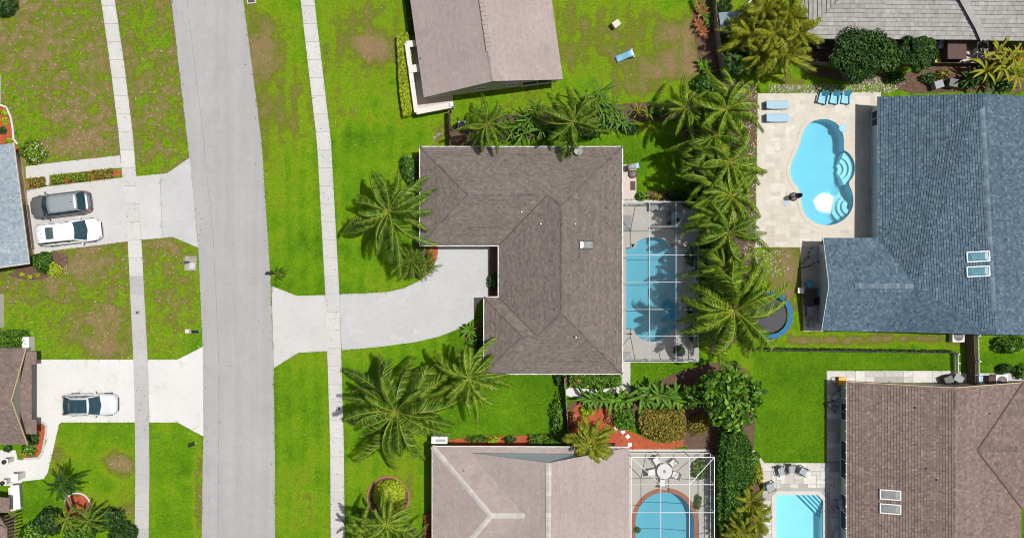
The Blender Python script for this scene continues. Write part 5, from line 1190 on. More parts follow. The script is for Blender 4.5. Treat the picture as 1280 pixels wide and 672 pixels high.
def palm(label, px, py, z, L_, n, m=g_palm, base=None, kind='palm', group=None, width=.20, npair=54, lw=.023, name='palm_tree', cat='palm tree', rise=1.0, trunk=.17, jitter=.26, spread=(.0, 1.0)):
    c = P(px, py, z); b = P(*base) if base else Vector((c.x + random.uniform(-.3, .3), c.y + random.uniform(-.3, .3), 0)); b.z = 0
    o = empty(name, b, 0, label, cat, group); c = c - b
    pts = [Vector((c.x * (t ** 1.4), c.y * (t ** 1.4), c.z * t - .1)) for t in (0, .08, .25, .5, .75, 1)]
    MB().tube(pts, [trunk * 1.5, trunk * 1.1, trunk, trunk * .9, trunk * .8, trunk * .6], 10, [.3] * 60).build('trunk', m_bark, o, True)
    ml = []
    for k, (ar, dr) in enumerate(((1.15, .85), (.70, .80), (.36, .78), (.10, .66))): ml.append([frond_mesh((m.name, k, width, npair, rise, j), ar * rise, dr, width, npair, lw, m, bend=(-.20, -.05, .12, .26)[j]) for j in range(4)])
    n = int(n * 1.4); til = (random.uniform(-.28, .28), random.uniform(-.28, .28)); zs = random.uniform(.75, 1.3); L_ *= random.uniform(.92, 1.1)
    for i in range(n):
        t = spread[0] + (spread[1] - spread[0]) * (i + .5) / n; k = min(3, int(t * 4)); f = bpy.data.objects.new('frond', ml[k][random.randrange(4)]); COL.link(f); f.parent = o
        a = i * 2.39996 + random.uniform(-jitter, jitter); l = L_ * (.62 + .42 * min(1, t * 1.7)) * random.uniform(.78, 1.12)
        f.location = c + Vector((.06 * math.cos(a), .06 * math.sin(a), .25 - t * .35)); f.scale = (l, l * random.uniform(.85, 1.1), l * random.uniform(.8, 1.2) * zs); f.rotation_euler = (random.uniform(-.6, .6), random.uniform(-.2, .2) + til[0] * math.cos(a) + til[1] * math.sin(a), a)
    if name == 'palm_tree' and L_ > 2.4:
        for _ in range(random.choice((1, 1, 2))):
            f = bpy.data.objects.new('dead_frond', frond_mesh(('dead', width), -.15, .7, width * .8, 40, lw, g_dead, 1.2, .15)); COL.link(f); f.parent = o; a = random.uniform(0, 6.28)
            f.location = c - Vector((0, 0, .25)); f.scale = (L_ * .8,) * 3; f.rotation_euler = (0, .15, a)
    return o
GR = 'row of coconut palms behind the upper screen cage'
palm('large palm in the front lawn overhanging the upper left corner of the middle house', 486, 265, 5.2, 4.3, 22)
palm('largest palm in the lower front lawn of the middle house', 496, 514, 5.5, 4.7, 26, g_palm)
palm('medium palm at the lower left corner of the middle house', 586, 472, 5.2, 3.4, 19, g_palmy)
palm('palm nearest the board fence in the strip above the middle house', 609, 155, 4.6, 2.6, 16)
palm('palm in the middle of the strip above the middle house', 716, 153, 4.8, 3.0, 17, g_palm)
for x, y, z, L_, n, lb_ in ((908, 137, 7, 3.1, 18, 'topmost palm of the row, beside the two sun loungers'), (857, 135, 5.5, 2.3, 14, 'small palm left of the top of the palm row'),
        (893, 170, 6.2, 2.9, 17, 'second palm from the top of the palm row'), (911, 203, 6.8, 3.0, 18, 'third palm from the top of the palm row'), (888, 225, 6, 2.8, 16, 'palm of the row standing above the cage corner'),
        (915, 245, 7, 3.0, 18, 'palm of the row reaching over the cream deck beside the towel'), (893, 268, 6.2, 2.8, 16, 'palm of the row beside the upper right cage corner'), (910, 290, 6.8, 2.9, 17, 'palm of the row next to the lower end of the cream deck'), (905, 335, 6.5, 2.9, 16, 'palm just above the big palm at the lower end of the row')):
    palm(lb_, x, y, z, L_ * 1.12, n, g_palmy if n != 17 else g_palm, group=GR)
palm('biggest palm of the row, spreading over the trampoline and the cage', 917, 388, 8.2, 5.4, 24, g_palmy, group=GR)
palm('yellow-green broad-leaved palm growing over the bottom house roof edge', 740, 551, 4.0, 2.1, 22, g_areca, base=(738, 545), width=.30, npair=24, lw=.055, rise=1.1)
palm('leaning palm in the white-curbed round bed at the lower left', 77, 606, 4.0, 1.5, 14, g_dark, base=(97, 640), trunk=.12)
palm('small light green palm below the round bed at the lower left', 84, 648, 2.0, 1.5, 12, g_palmy, base=(90, 648))
palm('palm right of the round bed at the bottom left', 112, 650, 2.4, 1.6, 12, g_palm)
palm('left palm of the group at the bottom beside the right sidewalk', 452, 668, 4.5, 2.4, 15, g_palm); palm('middle palm at the bottom edge over the lime bush', 483, 654, 4.8, 2.5, 15, g_palmy); palm('right palm at the bottom edge near the red hedge', 508, 676, 4.2, 2.2, 14, g_palm)
AG = 'areca palms beside the tile-roof house'
for i, (x, y, z, wd) in enumerate(((952, 12, 4.5, 'top left'), (985, 16, 4.8, 'top right'), (938, 42, 3.8, 'left'), (966, 42, 5.0, 'middle'), (997, 40, 4.2, 'right'), (952, 68, 3.4, 'bottom left'), (982, 66, 4.0, 'bottom right'))):
    palm(f'{wd} areca palm of the yellow-green clump by the tile-roof house', x, y, z, 2.1, 17, g_areca, group=AG, width=.30, npair=22, lw=.06, rise=1.4, trunk=.08, name='areca_palm')
for i, (x, y, z, wd) in enumerate(((938, 628, 2.6, 'upper'), (945, 648, 2.8, 'middle'), (928, 664, 3.0, 'lower'))):
    palm(f'{wd} areca palm at the left edge of the flagstone patio', x, y, z, 1.7, 16, g_areca, width=.28, npair=22, lw=.055, rise=1.4, trunk=.07, name='areca_palm')
palm('areca palm clump at the corner of the curved driveway', 514, 326, 1.9, 1.8, 24, g_palm, width=.24, npair=26, lw=.035, rise=1.5, trunk=.07, name='areca_palm'); palm('smaller areca palm next to the driveway corner clump', 532, 330, 1.6, 1.4, 18, g_palm, width=.24, npair=24, lw=.035, rise=1.5, trunk=.07, name='areca_palm')
palm('small palm plant by the curbside mailbox above the middle driveway', 349, 341, .7, .7, 10, g_palm, width=.3, npair=18, lw=.06, rise=1.3, trunk=.05, name='areca_palm')
# strap-leaved plants
SL = {}
def strap_mesh(key, droop, arch, wid, m):
    if key in SL: return SL[key]
    mb = MB(); vs = []; K = 8
    for i in range(K + 1):
        t = i / K; x = t * (1 - .15 * droop * t); z = arch * t - droop * t * t; ww = wid * (math.sin(math.pi * min(1, .12 + .88 * t)) ** .6 if t < .97 else .02)
        vs += [(x, -ww, z + .3 * ww), (x, 0, z), (x, ww, z + .3 * ww)]
    fs = [(i * 3 + j, (i + 1) * 3 + j, (i + 1) * 3 + j + 1, i * 3 + j + 1) for i in range(K) for j in range(2)]
    mb.add(vs, fs, [random.choice((.3, .4, .55)) if i % 3 != 1 else .85 for i in range(len(vs))])
    ob = mb.build('leaf_master', m); me = ob.data; bpy.data.objects.remove(ob); SL[key] = me; return me
def strap(label, px, py, heads, L_, nl, m=g_strap, wid=.07, arch=1.1, droop=.9, name='strap_leaf_plant', cat='plant', group=None):
    o = empty(name, P(px, py), 0, label, cat, group); O = o.location
    for dx, dy, z in heads:
        c = P(px + dx, py + dy, z) - O
        MB().tube([(c.x * .3, c.y * .3, -.05), (c.x * .8, c.y * .8, c.z * .6), c], [.05, .04, .03], 6).build('stalk', m_bark, o)
        for i in range(nl):
            k = i % 3; lf_ = bpy.data.objects.new('leaf', strap_mesh((m.name, k, wid, arch, droop), droop * (.6 + .35 * k), arch * (1.2 - .35 * k), wid, m)); COL.link(lf_); lf_.parent = o
            a = i * 2.39996 + random.uniform(-.3, .3); l = L_ * random.uniform(.75, 1.15); lf_.location = c; lf_.scale = (l, l, l); lf_.rotation_euler = (random.uniform(-.2, .2), random.uniform(-.2, .2), a)
    return o
strap('spiky many-headed plant between the two palms above the middle house', 663, 150, [(0, 0, 2.2), (-12, 4, 1.8), (8, -12, 2.4), (-6, 16, 1.2), (14, 10, 1.5)], 1.3, 13, wid=.05, arch=1.0, droop=.6)
strap('tall spiky plant at the upper right end of the strip above the middle house', 744, 124, [(0, 0, 3.0), (-16, 4, 2.6), (6, -10, 3.2), (10, 14, 2.0)], 1.5, 12, wid=.045, arch=1.0, droop=.6)
strap('dense spiky plant right of the palm above the middle house', 768, 147, [(0, 0, 1.8), (-12, 8, 1.5), (10, 6, 1.4), (-2, -10, 2.0)], 1.3, 13, wid=.05, arch=.9, droop=.7)
strap('low spiky plant under the left palm above the middle house', 632, 158, [(0, 0, 1.2), (8, 6, .9)], 1.1, 12, wid=.06)
strap('yellow variegated spiky plant in the dark bed above the palm row', 798, 139, [(0, 0, .4), (12, 3, .4)], .7, 13, g_areca, .08)
strap('round agave rosette at the driveway corner of the middle house', 587, 412, [(0, 0, .35)], .75, 26, g_mid, .12, .9, .5, 'agave', 'agave')
strap('bird-of-paradise clump left of the garden row below the middle house', 733, 497, [(0, 0, .9), (10, 3, 1.0), (20, -2, .9)], 1.2, 11, g_strap, .10); strap('second bird-of-paradise clump of the row below the middle house', 772, 500, [(0, 0, 1.0), (10, -3, 1.1), (-8, 2, .8)], 1.2, 11, g_mid, .11)
strap('large bird-of-paradise clump with tall leaves in the garden row', 812, 492, [(0, 0, 1.4), (14, 3, 1.5), (-10, 4, 1.2), (6, -6, 1.3)], 1.5, 11, g_strap, .10); strap('right bird-of-paradise clump of the row near the glossy tree', 845, 494, [(0, 0, 1.3), (10, 4, 1.2), (-10, 2, 1.2)], 1.4, 11, g_mid, .10)
strap('arching yellow-green strap-leaved plant in the top right corner', 1252, 82, [(0, 0, 2.2), (-20, 6, 1.9), (14, -8, 2.2), (18, 12, 1.6), (-6, -16, 2.0)], 1.8, 13, g_areca, .06, 1.1, 1.0); strap('dark strap-leaved plant below the tile-roof house fence', 1225, 98, [(0, 0, .9), (-14, 2, .8), (12, 4, .8)], 1.2, 12, g_dark, .07)
strap('reddish strap plant in the right corner below the tile roof', 1274, 70, [(0, 0, .8), (-6, 8, .7)], .8, 12, g_redp, .08)
for i, (x, y, m_, wd) in enumerate(((876, 12, g_redp, 'topmost red'), (884, 22, g_strap, 'green'), (875, 35, g_redp, 'second red'), (880, 84, g_mid, 'lower green'), (887, 105, g_redp, 'lowest red'), (872, 4, g_mid, 'topmost green'))):
    strap(f'{wd} bromeliad in the bed along the picket fence', x, y, [(0, 0, .3), (4, 6, .3), (-3, -5, .3)], .6, 13, m_, .11, .9, .6, 'bromeliad', 'bromeliad', 'bromeliads along the picket fence')
# shrubs, hedges, trees
hedge('lime_hedge', 'clipped lime-green hedge outside the white courtyard wall', [(496, 44), (509, 40), (513, 58), (520, 141), (504, 146), (499, 110)], 1.0, g_lime, 1500, .15); hedge('dark_hedge', 'dark narrow hedge along the left wall of the top house', [(505, -10), (513, -10), (518, 42), (510, 44)], .9, g_dark)
for x0, x1, y, m_, wd in ((35, 55, 227, g_croton, 'leftmost reddish'), (63, 80, 223, g_box, 'second'), (83, 112, 220.5, g_box, 'longest'), (114, 140, 216.5, g_croton, 'rightmost red-flowered')):
    s_ = (x1 - x0) * .11; hedge('clipped_hedge', f'{wd} low hedge along the upper left driveway', [(x0, y - 5 + s_ * .4), (x1, y - 6 - s_ * .2), (x1 + .5, y + 5 - s_ * .2), (x0 + .5, y + 6 + s_ * .3)], .7, m_, 600, .11)
hedge('shrub_mass', 'bright green hedge at the left edge above the brown garage roof', [(-10, 413), (30, 412), (33, 418), (33, 433), (-10, 434)], 1.2, g_lime if False else g_mid, 500, .16)
shrub('flowering_bush', 'bright green bush with white flowers beside the front walk', 38, 189, 16, 15, 1.3, g_box, 1300, .17); fl_ = empty('flower_spray', P(38, 189, 1.3), 0, 'scattered white blossoms on the bush beside the front walk', 'flowers'); fl_.location.z = 0
C = np.column_stack([rng.uniform(-.9, .9, 26), rng.uniform(-.8, .8, 26), rng.uniform(.9, 1.35, 26)]); C[:, 2] -= .55 * (C[:, 0] ** 2 + C[:, 1] ** 2); leaves('blossom', C, np.tile([0, 0, 1.], (26, 1)), .11, rng.random(26), m_white, fl_, .9)
shrub('round_bush', 'dark green round bush below the garage of the upper left house', 50, 327, 15, 14, 1.5, g_hedge, 1800, .15); shrub('lime_bush', 'yellow-green bush next to the dark round bush at the left', 65, 337, 11, 10, .7, g_lime, 700, .14)
for x, y, wd in ((27, 343, 'left'), (36, 346, 'middle'), (46, 344, 'right')): shrub('ground_cover', f'{wd} small lime ground-cover plant in the left bed', x, y, 4, 3, .3, g_lime, 120, .12)
shrub('foundation_bush', 'green bush at the lower left entry beside the red mulch', 34, 562, 9, 9, .9, g_mid, 600); shrub('foundation_bush', 'dark bush under the brown garage corner', 41, 548, 5, 9, .9, g_dark, 500); shrub('potted_bush', 'small dark plant left of the entry pillar', 8, 561, 5, 4, .7, g_dark, 250)
for x, y, m_, wd in ((4, 140, g_lime, 'upper lime'), (6, 152, g_lime, 'lower lime'), (4, 163, g_dark, 'dark'), (11, 176, g_lime, 'lowest lime')): shrub('bed_plant', f'{wd} plant in the red mulch bed at the left edge', x, y, 5, 5, .4, m_, 220, .14)
shrub('corner_bush', 'dark shadowy bush in the top left corner', 4, 6, 14, 16, 1.6, g_dark, 1500)
shrub('corner_shrub', 'green shrub at the upper left corner of the middle house', 512, 212, 14, 20, 1.2, g_strap, 1500, .22); shrub('corner_shrub', 'lower shrub between the big palm and the house wall', 517, 238, 10, 14, 1.0, g_dark, 800, .2)
shrub('entry_shrub', 'small dark shrub in the entry recess beside the driveway', 616, 352, 6, 12, 1.0, g_dark, 700); shrub('entry_shrub', 'dark shrub below the agave at the middle house wall', 601, 425, 7, 18, 1.1, g_dark, 900); shrub('entry_shrub', 'green shrub edge by the agave stones', 588, 428, 7, 9, .5, g_mid, 500)
for x, y, rx, m_, wd in ((595, 549, 14, g_mid, 'green'), (616, 550, 8, g_lime, 'lime'), (637, 549, 9, g_dark, 'dark')): shrub('bed_shrub', f'{wd} shrub in the red bed above the bottom house', x, y, rx, 5, .7, m_)
hedge('low_hedge', 'low green hedge at the right end of the red bed above the bottom house', [(661, 543), (703, 543), (704, 556), (661, 556)], .8, g_mid, 500); shrub('fence_bush', 'green climber bush on the grass side of the garden fence', 697, 520, 9, 28, 1.2, g_mid, 1100, .16); shrub('fence_bush', 'dark plant at the top of the garden fence', 699, 474, 7, 8, .9, g_dark, 400)
hedge('border_planting', 'mixed green planting under the lower eave of the middle house', [(712, 468), (776, 468), (776, 482), (745, 486), (712, 482)], .7, g_mid, 420, .2); shrub('croton_bush', 'orange-tinted bush in the border under the lower eave', 722, 477, 9, 7, .8, g_croton, 420, .2); shrub('croton_bush', 'reddish bush at the right of the border under the lower eave', 763, 473, 8, 5, .7, g_croton, 300, .18)
hedge('rounded_hedge', 'rounded green clipped hedge left of the big croton hedge', [(768, 514), (790, 510), (794, 520), (793, 537), (775, 538), (766, 530)], 1.0, g_hedge if False else g_mid, 520, .13); hedge('croton_hedge', 'large red-and-green clipped croton hedge beside the red mulch', smooth_poly([(799, 508), (852, 504), (858, 520), (856, 548), (840, 554), (815, 549), (798, 538)], 2), 1.3, g_croton, 520, .15, rnd=.4)
shrub('brown_bush', 'brownish bush right of the big croton hedge', 874, 530, 16, 16, 1.0, g_croton, 900, .15); shrub('red_bush', 'red-leaved bush by the garden fence', 713, 525, 8, 12, .7, g_redp, 400, .18); shrub('lime_bush', 'lime bush above the broad-leaved palm', 733, 514, 9, 7, .8, g_lime, 450, .16); shrub('red_bush', 'small dark red bush beside the rounded hedge', 762, 522, 7, 10, .6, g_redp, 300, .16)
hedge('tall_hedge', 'tall dark green clipped hedge between the bottom cage and the flagstone patio', smooth_poly([(897, 535), (922, 528), (938, 548), (944, 580), (940, 615), (934, 690), (897, 690)], 1), 2.6, g_hedge, 700, .15, rnd=.5)
tree('glossy_tree', 'broad glossy-leaved tree at the lower end of the palm row', 912, 495, 38, 44, 3.6, 1.6, g_mid, 24, 95, .46); tree('glossy_tree', 'smaller glossy-leaved tree left of the broad one', 874, 492, 20, 16, 2.4, .9, g_mid, 12, 110, .42)
tree('dark_tree', 'large dark green round tree above the cream pool deck', 1078, 69, 46, 31, 3.4, 1.5, g_dark, 30, 420, .22); tree('dark_tree', 'smaller dark green tree right of the large dark one', 1146, 68, 25, 24, 3.0, 1.3, g_dark, 18, 360, .22)
tree('shade_shrub', 'dark tree under the areca clump behind the small locker', 925, 78, 24, 18, 2.4, .9, g_dark, 14, 200, .26); tree('shade_shrub', 'dark undergrowth bush above the garden shed', 905, 6, 12, 10, 1.4, .6, g_dark, 8, 180, .2)
for x, y, rx, ry, m_, wd in ((1163, 97, 13, 8, g_dark, 'dark bush right of the smaller dark tree'), (1180, 92, 12, 6, g_croton, 'brownish low bush below the long dark fence'), (1207, 104, 16, 8, g_dark, 'dark bush between the covered grills and the strap plants'), (1255, 106, 18, 8, g_hedge, 'dark bush under the arching strap plant'), (1122, 97, 16, 8, g_hedge, 'low dark bush below the gap between the dark trees'), (1240, 92, 14, 8, g_strap, 'green bush amid the strap plants')):
    shrub('border_bush', wd + ' near the blue roof', x, y, rx, ry, .9, m_, None, .18)
shrub('lawn_bush', 'green bush at the right edge below the blue-roof house', 1266, 431, 20, 13, 1.6, g_mid, 1500, .2); shrub('lawn_bush', 'dark bush at the right edge of the lawn by the brown-roof house', 1258, 461, 12, 7, 1.0, g_dark, 600); shrub('lawn_bush', 'green bush in the right corner above the brown roof', 1279, 465, 10, 10, 1.2, g_mid, 600)
shrub('patio_shrub', 'yellow-green shrub in the bed left of the flagstone patio', 948, 592, 9, 12, .8, g_areca, 600, .2); shrub('patio_shrub', 'green shrub below the curb left of the flagstone patio', 944, 572, 7, 7, .7, g_mid, 350, .18); shrub('red_bush', 'reddish shrub between the tall hedge and the areca palms', 912, 640, 14, 9, 1.6, g_croton, 700, .18)
shrub('oval_bush', 'big lime-green bush inside the brick-edged oval bed', 487, 622, 21, 23, 1.3, g_lime, 6500, .17, lump=.12); hedge('red_hedge', 'red croton hedge along the left wall of the bottom house', [(531, 642), (540, 640), (540, 690), (530, 690)], .9, g_redp, 600)
for x, y, rx, m_, wd in ((58, 654, 18, g_dark, 'dark bush left of the small palm'), (126, 652, 22, g_dark, 'large dark bush right of the round bed'), (152, 670, 18, g_dark, 'dark bush beside the left sidewalk'), (95, 670, 20, g_mid, 'green bush in the middle'), (38, 672, 18, g_mid, 'green bush by the entry wall')): shrub('border_bush', wd + ' at the bottom left edge', x, y, rx, 16, 2.3, m_, 1700, .24)
shrub('border_bush', 'green shrub in the bed outside the upper cage wall', 803, 245, 8, 6, .6, g_mid, 450); shrub('border_bush', 'brown-red shrub in the bed outside the upper cage wall', 822, 245, 9, 5, .5, g_croton, 350); shrub('border_bush', 'dark shrub at the right of the bed outside the upper cage wall', 845, 244, 14, 7, .9, g_dark, 700)
shrub('border_bush', 'green shrub in the dark bed above the palm row', 825, 138, 18, 9, 1.0, g_strap, 900, .2); shrub('cage_plant', 'leafy plant in the bottom cage beside the wall', 873, 628, 5, 9, .7, g_mid, 300, .18); shrub('cage_plant', 'small plant beside the round-ended pool', 797, 662, 4, 4, .5, g_mid, 160, .15); shrub('cage_plant', 'green plant patch in the upper right corner of the bottom cage', 876, 585, 13, 14, .5, g_palm, 900, .2)
shrub('cage_plant', 'grey-green plant in the lower right corner of the upper cage', 850, 438, 8, 7, .7, g_dark, 300, .2)
hedge('fence_weeds_shadow', 'dark strip of weeds along the low black fence, doubling as its shadow line', [(940, 434), (1190, 437.5), (1190, 441), (940, 438)], .45, g_dark, 500, .14)  # dark leaves also stand in for the shadow line beside the fence
for i in range(14):
    y = 105 + i * 24; x = 885 + 12 * math.sin(i * 1.9); shrub('undergrowth', f'dark fern-like undergrowth below the palm row, patch {["nearest the picket fence", "below the top palm", "left of the second palm", "between the second and third palms", "beside the grass shadow", "above the cage corner", "at the cage corner", "right of the square table", "right of the cage post", "beside the pool middle", "below the upper big frond", "under the big palm", "at the lower cage corner", "above the glossy tree"][i]}', x, y, 19, 15, 1.2, g_strap if i % 2 else g_hedge, 800, .28)
for i, (x, y) in enumerate(((648, 162), (690, 165), (735, 165), (758, 135), (785, 160))): shrub('undergrowth', ['leftmost', 'second', 'third', 'upper right', 'rightmost'][i] + ' dark low bush in the strip above the middle house', x, y, 15, 9, .7, g_dark, 520, .2)
br_ = empty('fallen_frond', P(547, 171), R(35), 'dry pale palm frond lying on the grass by the board fence', 'frond'); MB().tube([(-.5, 0, .08), (0, .08, .1), (.5, 0, .08)], .035, 6).build('rib', m_bark, br_)
C = np.column_stack([np.linspace(-.4, .5, 30), rng.normal(0, .1, 30), np.full(30, .1)]); leaves('leaflet', C, rng.normal(size=(30, 3)) * .3 + np.array([0, 0, 1]), .25, rng.random(30), m_pebble, br_, .2)
# ------------------------------------------------------------------ ground and grass
_n = [rng.random((64, 64)) for _ in range(6)]
def vnoise(x, y, k, f):
    g = _n[k]; x = x * f + 17.3 * k; y = y * f + 9.1 * k; i = np.floor(x).astype(int); j = np.floor(y).astype(int); u, v = x - i, y - j
    u, v = u * u * (3 - 2 * u), v * v * (3 - 2 * v); i %= 64; j %= 64; i1, j1 = (i + 1) % 64, (j + 1) % 64
    return (g[i, j] * (1 - u) + g[i1, j] * u) * (1 - v) + (g[i, j1] * (1 - u) + g[i1, j1] * u) * v
def fb(x, y, f): return sum(vnoise(x, y, k, f * 2 ** k) * .5 ** k for k in range(4)) / 1.875
DRY = [(125, 408, 38, 24, .42), (135, 438, 26, 12, .34), (60, 70, 70, 60, .10), (105, 150, 45, 34, .20), (95, 182, 36, 12, .28), (20, 30, 30, 50, .15), (110, 330, 50, 20, .22), (215, 380, 25, 30, .20), (200, 310, 20, 12, .2), (152, 582, 18, 14, .48), (145, 635, 28, 30, .26), (248, 610, 7, 60, .34),
       (462, 62, 30, 15, .40), (450, 40, 24, 40, .20), (480, 110, 30, 22, .20), (330, 60, 22, 60, .20), (318, 120, 10, 80, .22), (365, 130, 22, 50, .14), (470, 150, 60, 12, .18), (550, 165, 14, 14, .4), (840, 82, 30, 17, .46), (815, 88, 30, 14, .22), (830, 40, 40, 22, .18), (865, 60, 14, 40, .24), (745, 60, 35, 40, .10), (800, 110, 40, 14, .2), (820, 160, 22, 7, .25), (735, 20, 40, 30, .10),
       (985, 350, 25, 60, .38), (1010, 425, 60, 6, .34), (1130, 423, 70, 5, .36), (1010, 102, 60, 10, .30), (930, 20, 24, 24, .34), (1205, 425, 14, 8, .4), (820, 215, 24, 12, .12), (345, 300, 14, 70, .06), (380, 610, 25, 50, .08), (75, 575, 12, 25, .28), (535, 550, 40, 30, .1), (150, 30, 12, 100, .10), (200, 100, 30, 80, .06), (30, 340, 40, 25, .2), (215, 240, 30, 20, .12)]
def dryness(X, Y):
    px, py = X * S + 640, 336 - Y * S
    n1, n2, n3 = fb(X, Y, .45), fb(X + 40, Y - 13, 1.6), fb(X - 20, Y + 31, .16)
    west = 1 / (1 + np.exp((px - 255) / 8)) * (1 / (1 + np.exp((py - 400) / 40)))
    d = .20 + (n1 - .5) * .34 + (n2 - .5) * .22 + (n3 - .5) * .25 + west * (.21 + (fb(X + 7, Y + 3, 2.6) - .5) * 1.0 - (n1 - .5) * .22)
    d += .12 * np.exp(-((py - 60) / 90) ** 2) * (px > 300) * (px < 900)
    d += (.03 + .03 * n3) * np.sin(X * 5.2 + 2 * n3) * (px > 300)
    rl = ((px > 940) & (py > 440)) | ((px > 560) & (px < 880) & (py > 170)) 
    d = np.where(rl, .10 + (n1 - .5) * .20 + (n2 - .5) * .16, d)
    for cx, cy, rx, ry, s in DRY:
        q = ((px - cx) / rx) ** 2 + ((py - cy) / ry) ** 2; d += s * np.exp(-q * .9) * (.55 + .9 * n1 * .9 + (n2 - .5) * .8)
    return np.clip(d, 0, .80)
gx = np.arange(-48, 48.01, .25); gy = np.arange(-27, 27.01, .25); GX, GY = np.meshgrid(gx, gy, indexing='ij')
V = np.stack([GX.ravel(), GY.ravel(), np.zeros(GX.size)], 1); nx, ny = len(gx), len(gy)
I, J = np.meshgrid(np.arange(nx - 1), np.arange(ny - 1), indexing='ij'); cxx, cyy = gx[I] + .125, gy[J] + .125
keep = np.ones(I.shape, bool)
for x0, x1, y0, y1 in POOLS: keep &= ~((cxx > x0 - .3) & (cxx < x1 + .3) & (cyy > y0 - .3) & (cyy < y1 + .3))
I, J = I[keep], J[keep]; Q = np.stack([I * ny + J, (I + 1) * ny + J, (I + 1) * ny + J + 1, I * ny + J + 1], 1)
dv = dryness(GX.ravel(), GY.ravel()); b = len(V)
ex = [-400, -48, 48, 400]; ey = [-400, -27, 27, 400]; V2 = []; Q2 = []
for i in range(3):
    for j in range(3):
        if i == 1 and j == 1: continue
        k = b + len(V2); V2 += [(ex[i], ey[j], 0), (ex[i + 1], ey[j], 0), (ex[i + 1], ey[j + 1], 0), (ex[i], ey[j + 1], 0)]; Q2.append((k, k + 1, k + 2, k + 3))
gr_ = arr_mesh('ground', np.concatenate([V, np.array(V2)]), np.concatenate([Q, np.array(Q2)]), np.concatenate([dv, np.full(len(V2), .25)]), g_ground); tag(gr_, kind='structure')
# grass blades on every open piece of lawn
MW, MH, M0X, M0Y = 1420, 820, -70, -70
mask = np.ones((MH, MW), bool)
yy_, xx_ = np.mgrid[0:MH, 0:MW]; yy_ = yy_ + M0Y + .5; xx_ = xx_ + M0X + .5
for poly in BLOCK:
    c = np.zeros(mask.shape, bool); n = len(poly); ys_ = [p[1] for p in poly]; xs_ = [p[0] for p in poly]
    a0, a1 = max(0, int(min(ys_) - M0Y) - 1), min(MH, int(max(ys_) - M0Y) + 2); b0, b1 = max(0, int(min(xs_) - M0X) - 1), min(MW, int(max(xs_) - M0X) + 2)
    if a1 <= a0 or b1 <= b0: continue
    X_, Y_ = xx_[a0:a1, b0:b1], yy_[a0:a1, b0:b1]; cc = np.zeros(X_.shape, bool)
    for i in range(n):
        (x0, y0), (x1, y1) = poly[i], poly[(i + 1) % n]
        if y0 == y1: continue
        cc ^= ((y0 > Y_) != (y1 > Y_)) & (X_ < (x1 - x0) * (Y_ - y0) / (y1 - y0) + x0)
    mask[a0:a1, b0:b1] &= ~cc
NB = 420000
px = rng.uniform(-40, 1320, NB); py = rng.uniform(-40, 712, NB); ok = mask[(py - M0Y).astype(int), (px - M0X).astype(int)]; px, py = px[ok], py[ok]
X, Y = (px - 640) / S, (336 - py) / S; nb = len(X); dd = dryness(X, Y)
a = rng.uniform(0, 2 * np.pi, nb); ln = rng.uniform(.05, .15, nb) * (1 - .3 * dd); hh = rng.uniform(.03, .085, nb); wd = rng.uniform(.012, .03, nb) * np.where((px < 250) & (py < 470), 1.7, 1.0)
ux, uy = np.cos(a), np.sin(a)
A = np.stack([X - uy * wd, Y + ux * wd, np.zeros(nb)], 1); B = np.stack([X + uy * wd, Y - ux * wd, np.zeros(nb)], 1)
T = np.stack([X + ux * ln, Y + uy * ln, hh], 1)
wz = (px < 250) & (py < 470); vv = np.clip(dd + rng.normal(0, .13, nb) * (1 + wz), 0, .92); spk = rng.random(nb) < (.003 + .022 * wz * (fb(X, Y, .9) > .5) + .10 * np.clip(dd - .35, 0, .5) * (px < 260) + .03 * np.clip(dd - .4, 0, 1)); vv[spk] = 1.0
gb = arr_mesh('grass_blades', np.stack([A, B, T], 1).reshape(-1, 3), np.arange(3 * nb).reshape(nb, 3), np.repeat(vv, 3), g_grass, k=3)
tag(gb, 'short mown lawn grass with straw and brown patches', 'grass', kind='stuff')

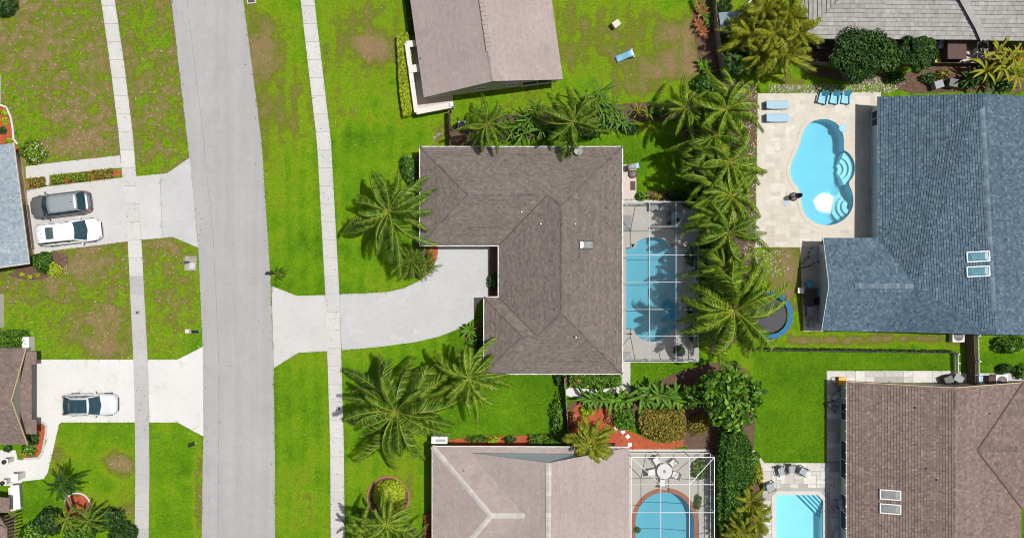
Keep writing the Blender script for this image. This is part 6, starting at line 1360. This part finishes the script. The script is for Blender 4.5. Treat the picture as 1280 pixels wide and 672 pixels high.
# ragged turf creeping over the edges of the paving
ex_, ey_, el_ = [], [], []
for poly in BLOCK:
    n = len(poly)
    for i in range(n):
        (x0, y0), (x1, y1) = poly[i], poly[(i + 1) % n]; L_ = math.hypot(x1 - x0, y1 - y0)
        k = int(L_ / S * 26)
        if k < 1: continue
        t = rng.random(k); nx_, ny_ = -(y1 - y0) / L_, (x1 - x0) / L_
        for sg in (-1, 1):
            off = rng.uniform(.2, 1.6, k) * sg; qx, qy = x0 + (x1 - x0) * t + nx_ * off, y0 + (y1 - y0) * t + ny_ * off
            ii, jj = (qy - M0Y).astype(int), (qx - M0X).astype(int); okk = (ii >= 0) & (jj >= 0) & (ii < MH) & (jj < MW)
            okk[okk] &= mask[ii[okk], jj[okk]]
            okk &= fb(qx / S, qy / S, 1.3) > .40
            ex_.append(qx[okk]); ey_.append(qy[okk])
px = np.concatenate(ex_); py = np.concatenate(ey_); X, Y = (px - 640) / S, (336 - py) / S; nb = len(X); dd = dryness(X, Y)
a = rng.uniform(0, 2 * np.pi, nb); ln = rng.uniform(.08, .24, nb); wd = rng.uniform(.015, .035, nb); ux, uy = np.cos(a), np.sin(a)
A = np.stack([X - uy * wd, Y + ux * wd, np.full(nb, .01)], 1); B = np.stack([X + uy * wd, Y - ux * wd, np.full(nb, .01)], 1); T = np.stack([X + ux * ln, Y + uy * ln, rng.uniform(.065, .12, nb)], 1)
tag(arr_mesh('edge_grass', np.stack([A, B, T], 1).reshape(-1, 3), np.arange(3 * nb).reshape(nb, 3), np.repeat(np.clip(dd + rng.normal(.05, .16, nb), 0, .9), 3), g_grass, k=3), 'ragged grass blades along the paving edges', 'grass', kind='stuff')
# leaf litter and grit along the street
C = []
for _ in range(420):
    y = random.uniform(-20, 700); e = random.choice((RL, RR, WL, WR, EL, ER)); sgn = 1 if e in (RL, WL, EL) else -1
    x = along(e, y) + sgn * abs(random.gauss(0, 5)); p = P(x, y); C.append((p.x, p.y, .075 if e not in (RL, RR) else .03))
for _ in range(60):
    y = random.uniform(0, 672); p = P(random.uniform(along(RL, y), along(RR, y)), y); C.append((p.x, p.y, .03))
C = np.array(C); N = rng.normal(size=C.shape) * .3; N[:, 2] = 1
tag(leaves('leaf_litter', C, N, rng.uniform(.05, .15, len(C)), rng.random(len(C)), m_soil, None, .5, .05), 'dry leaf litter scattered along the street and sidewalks', 'litter', kind='stuff')
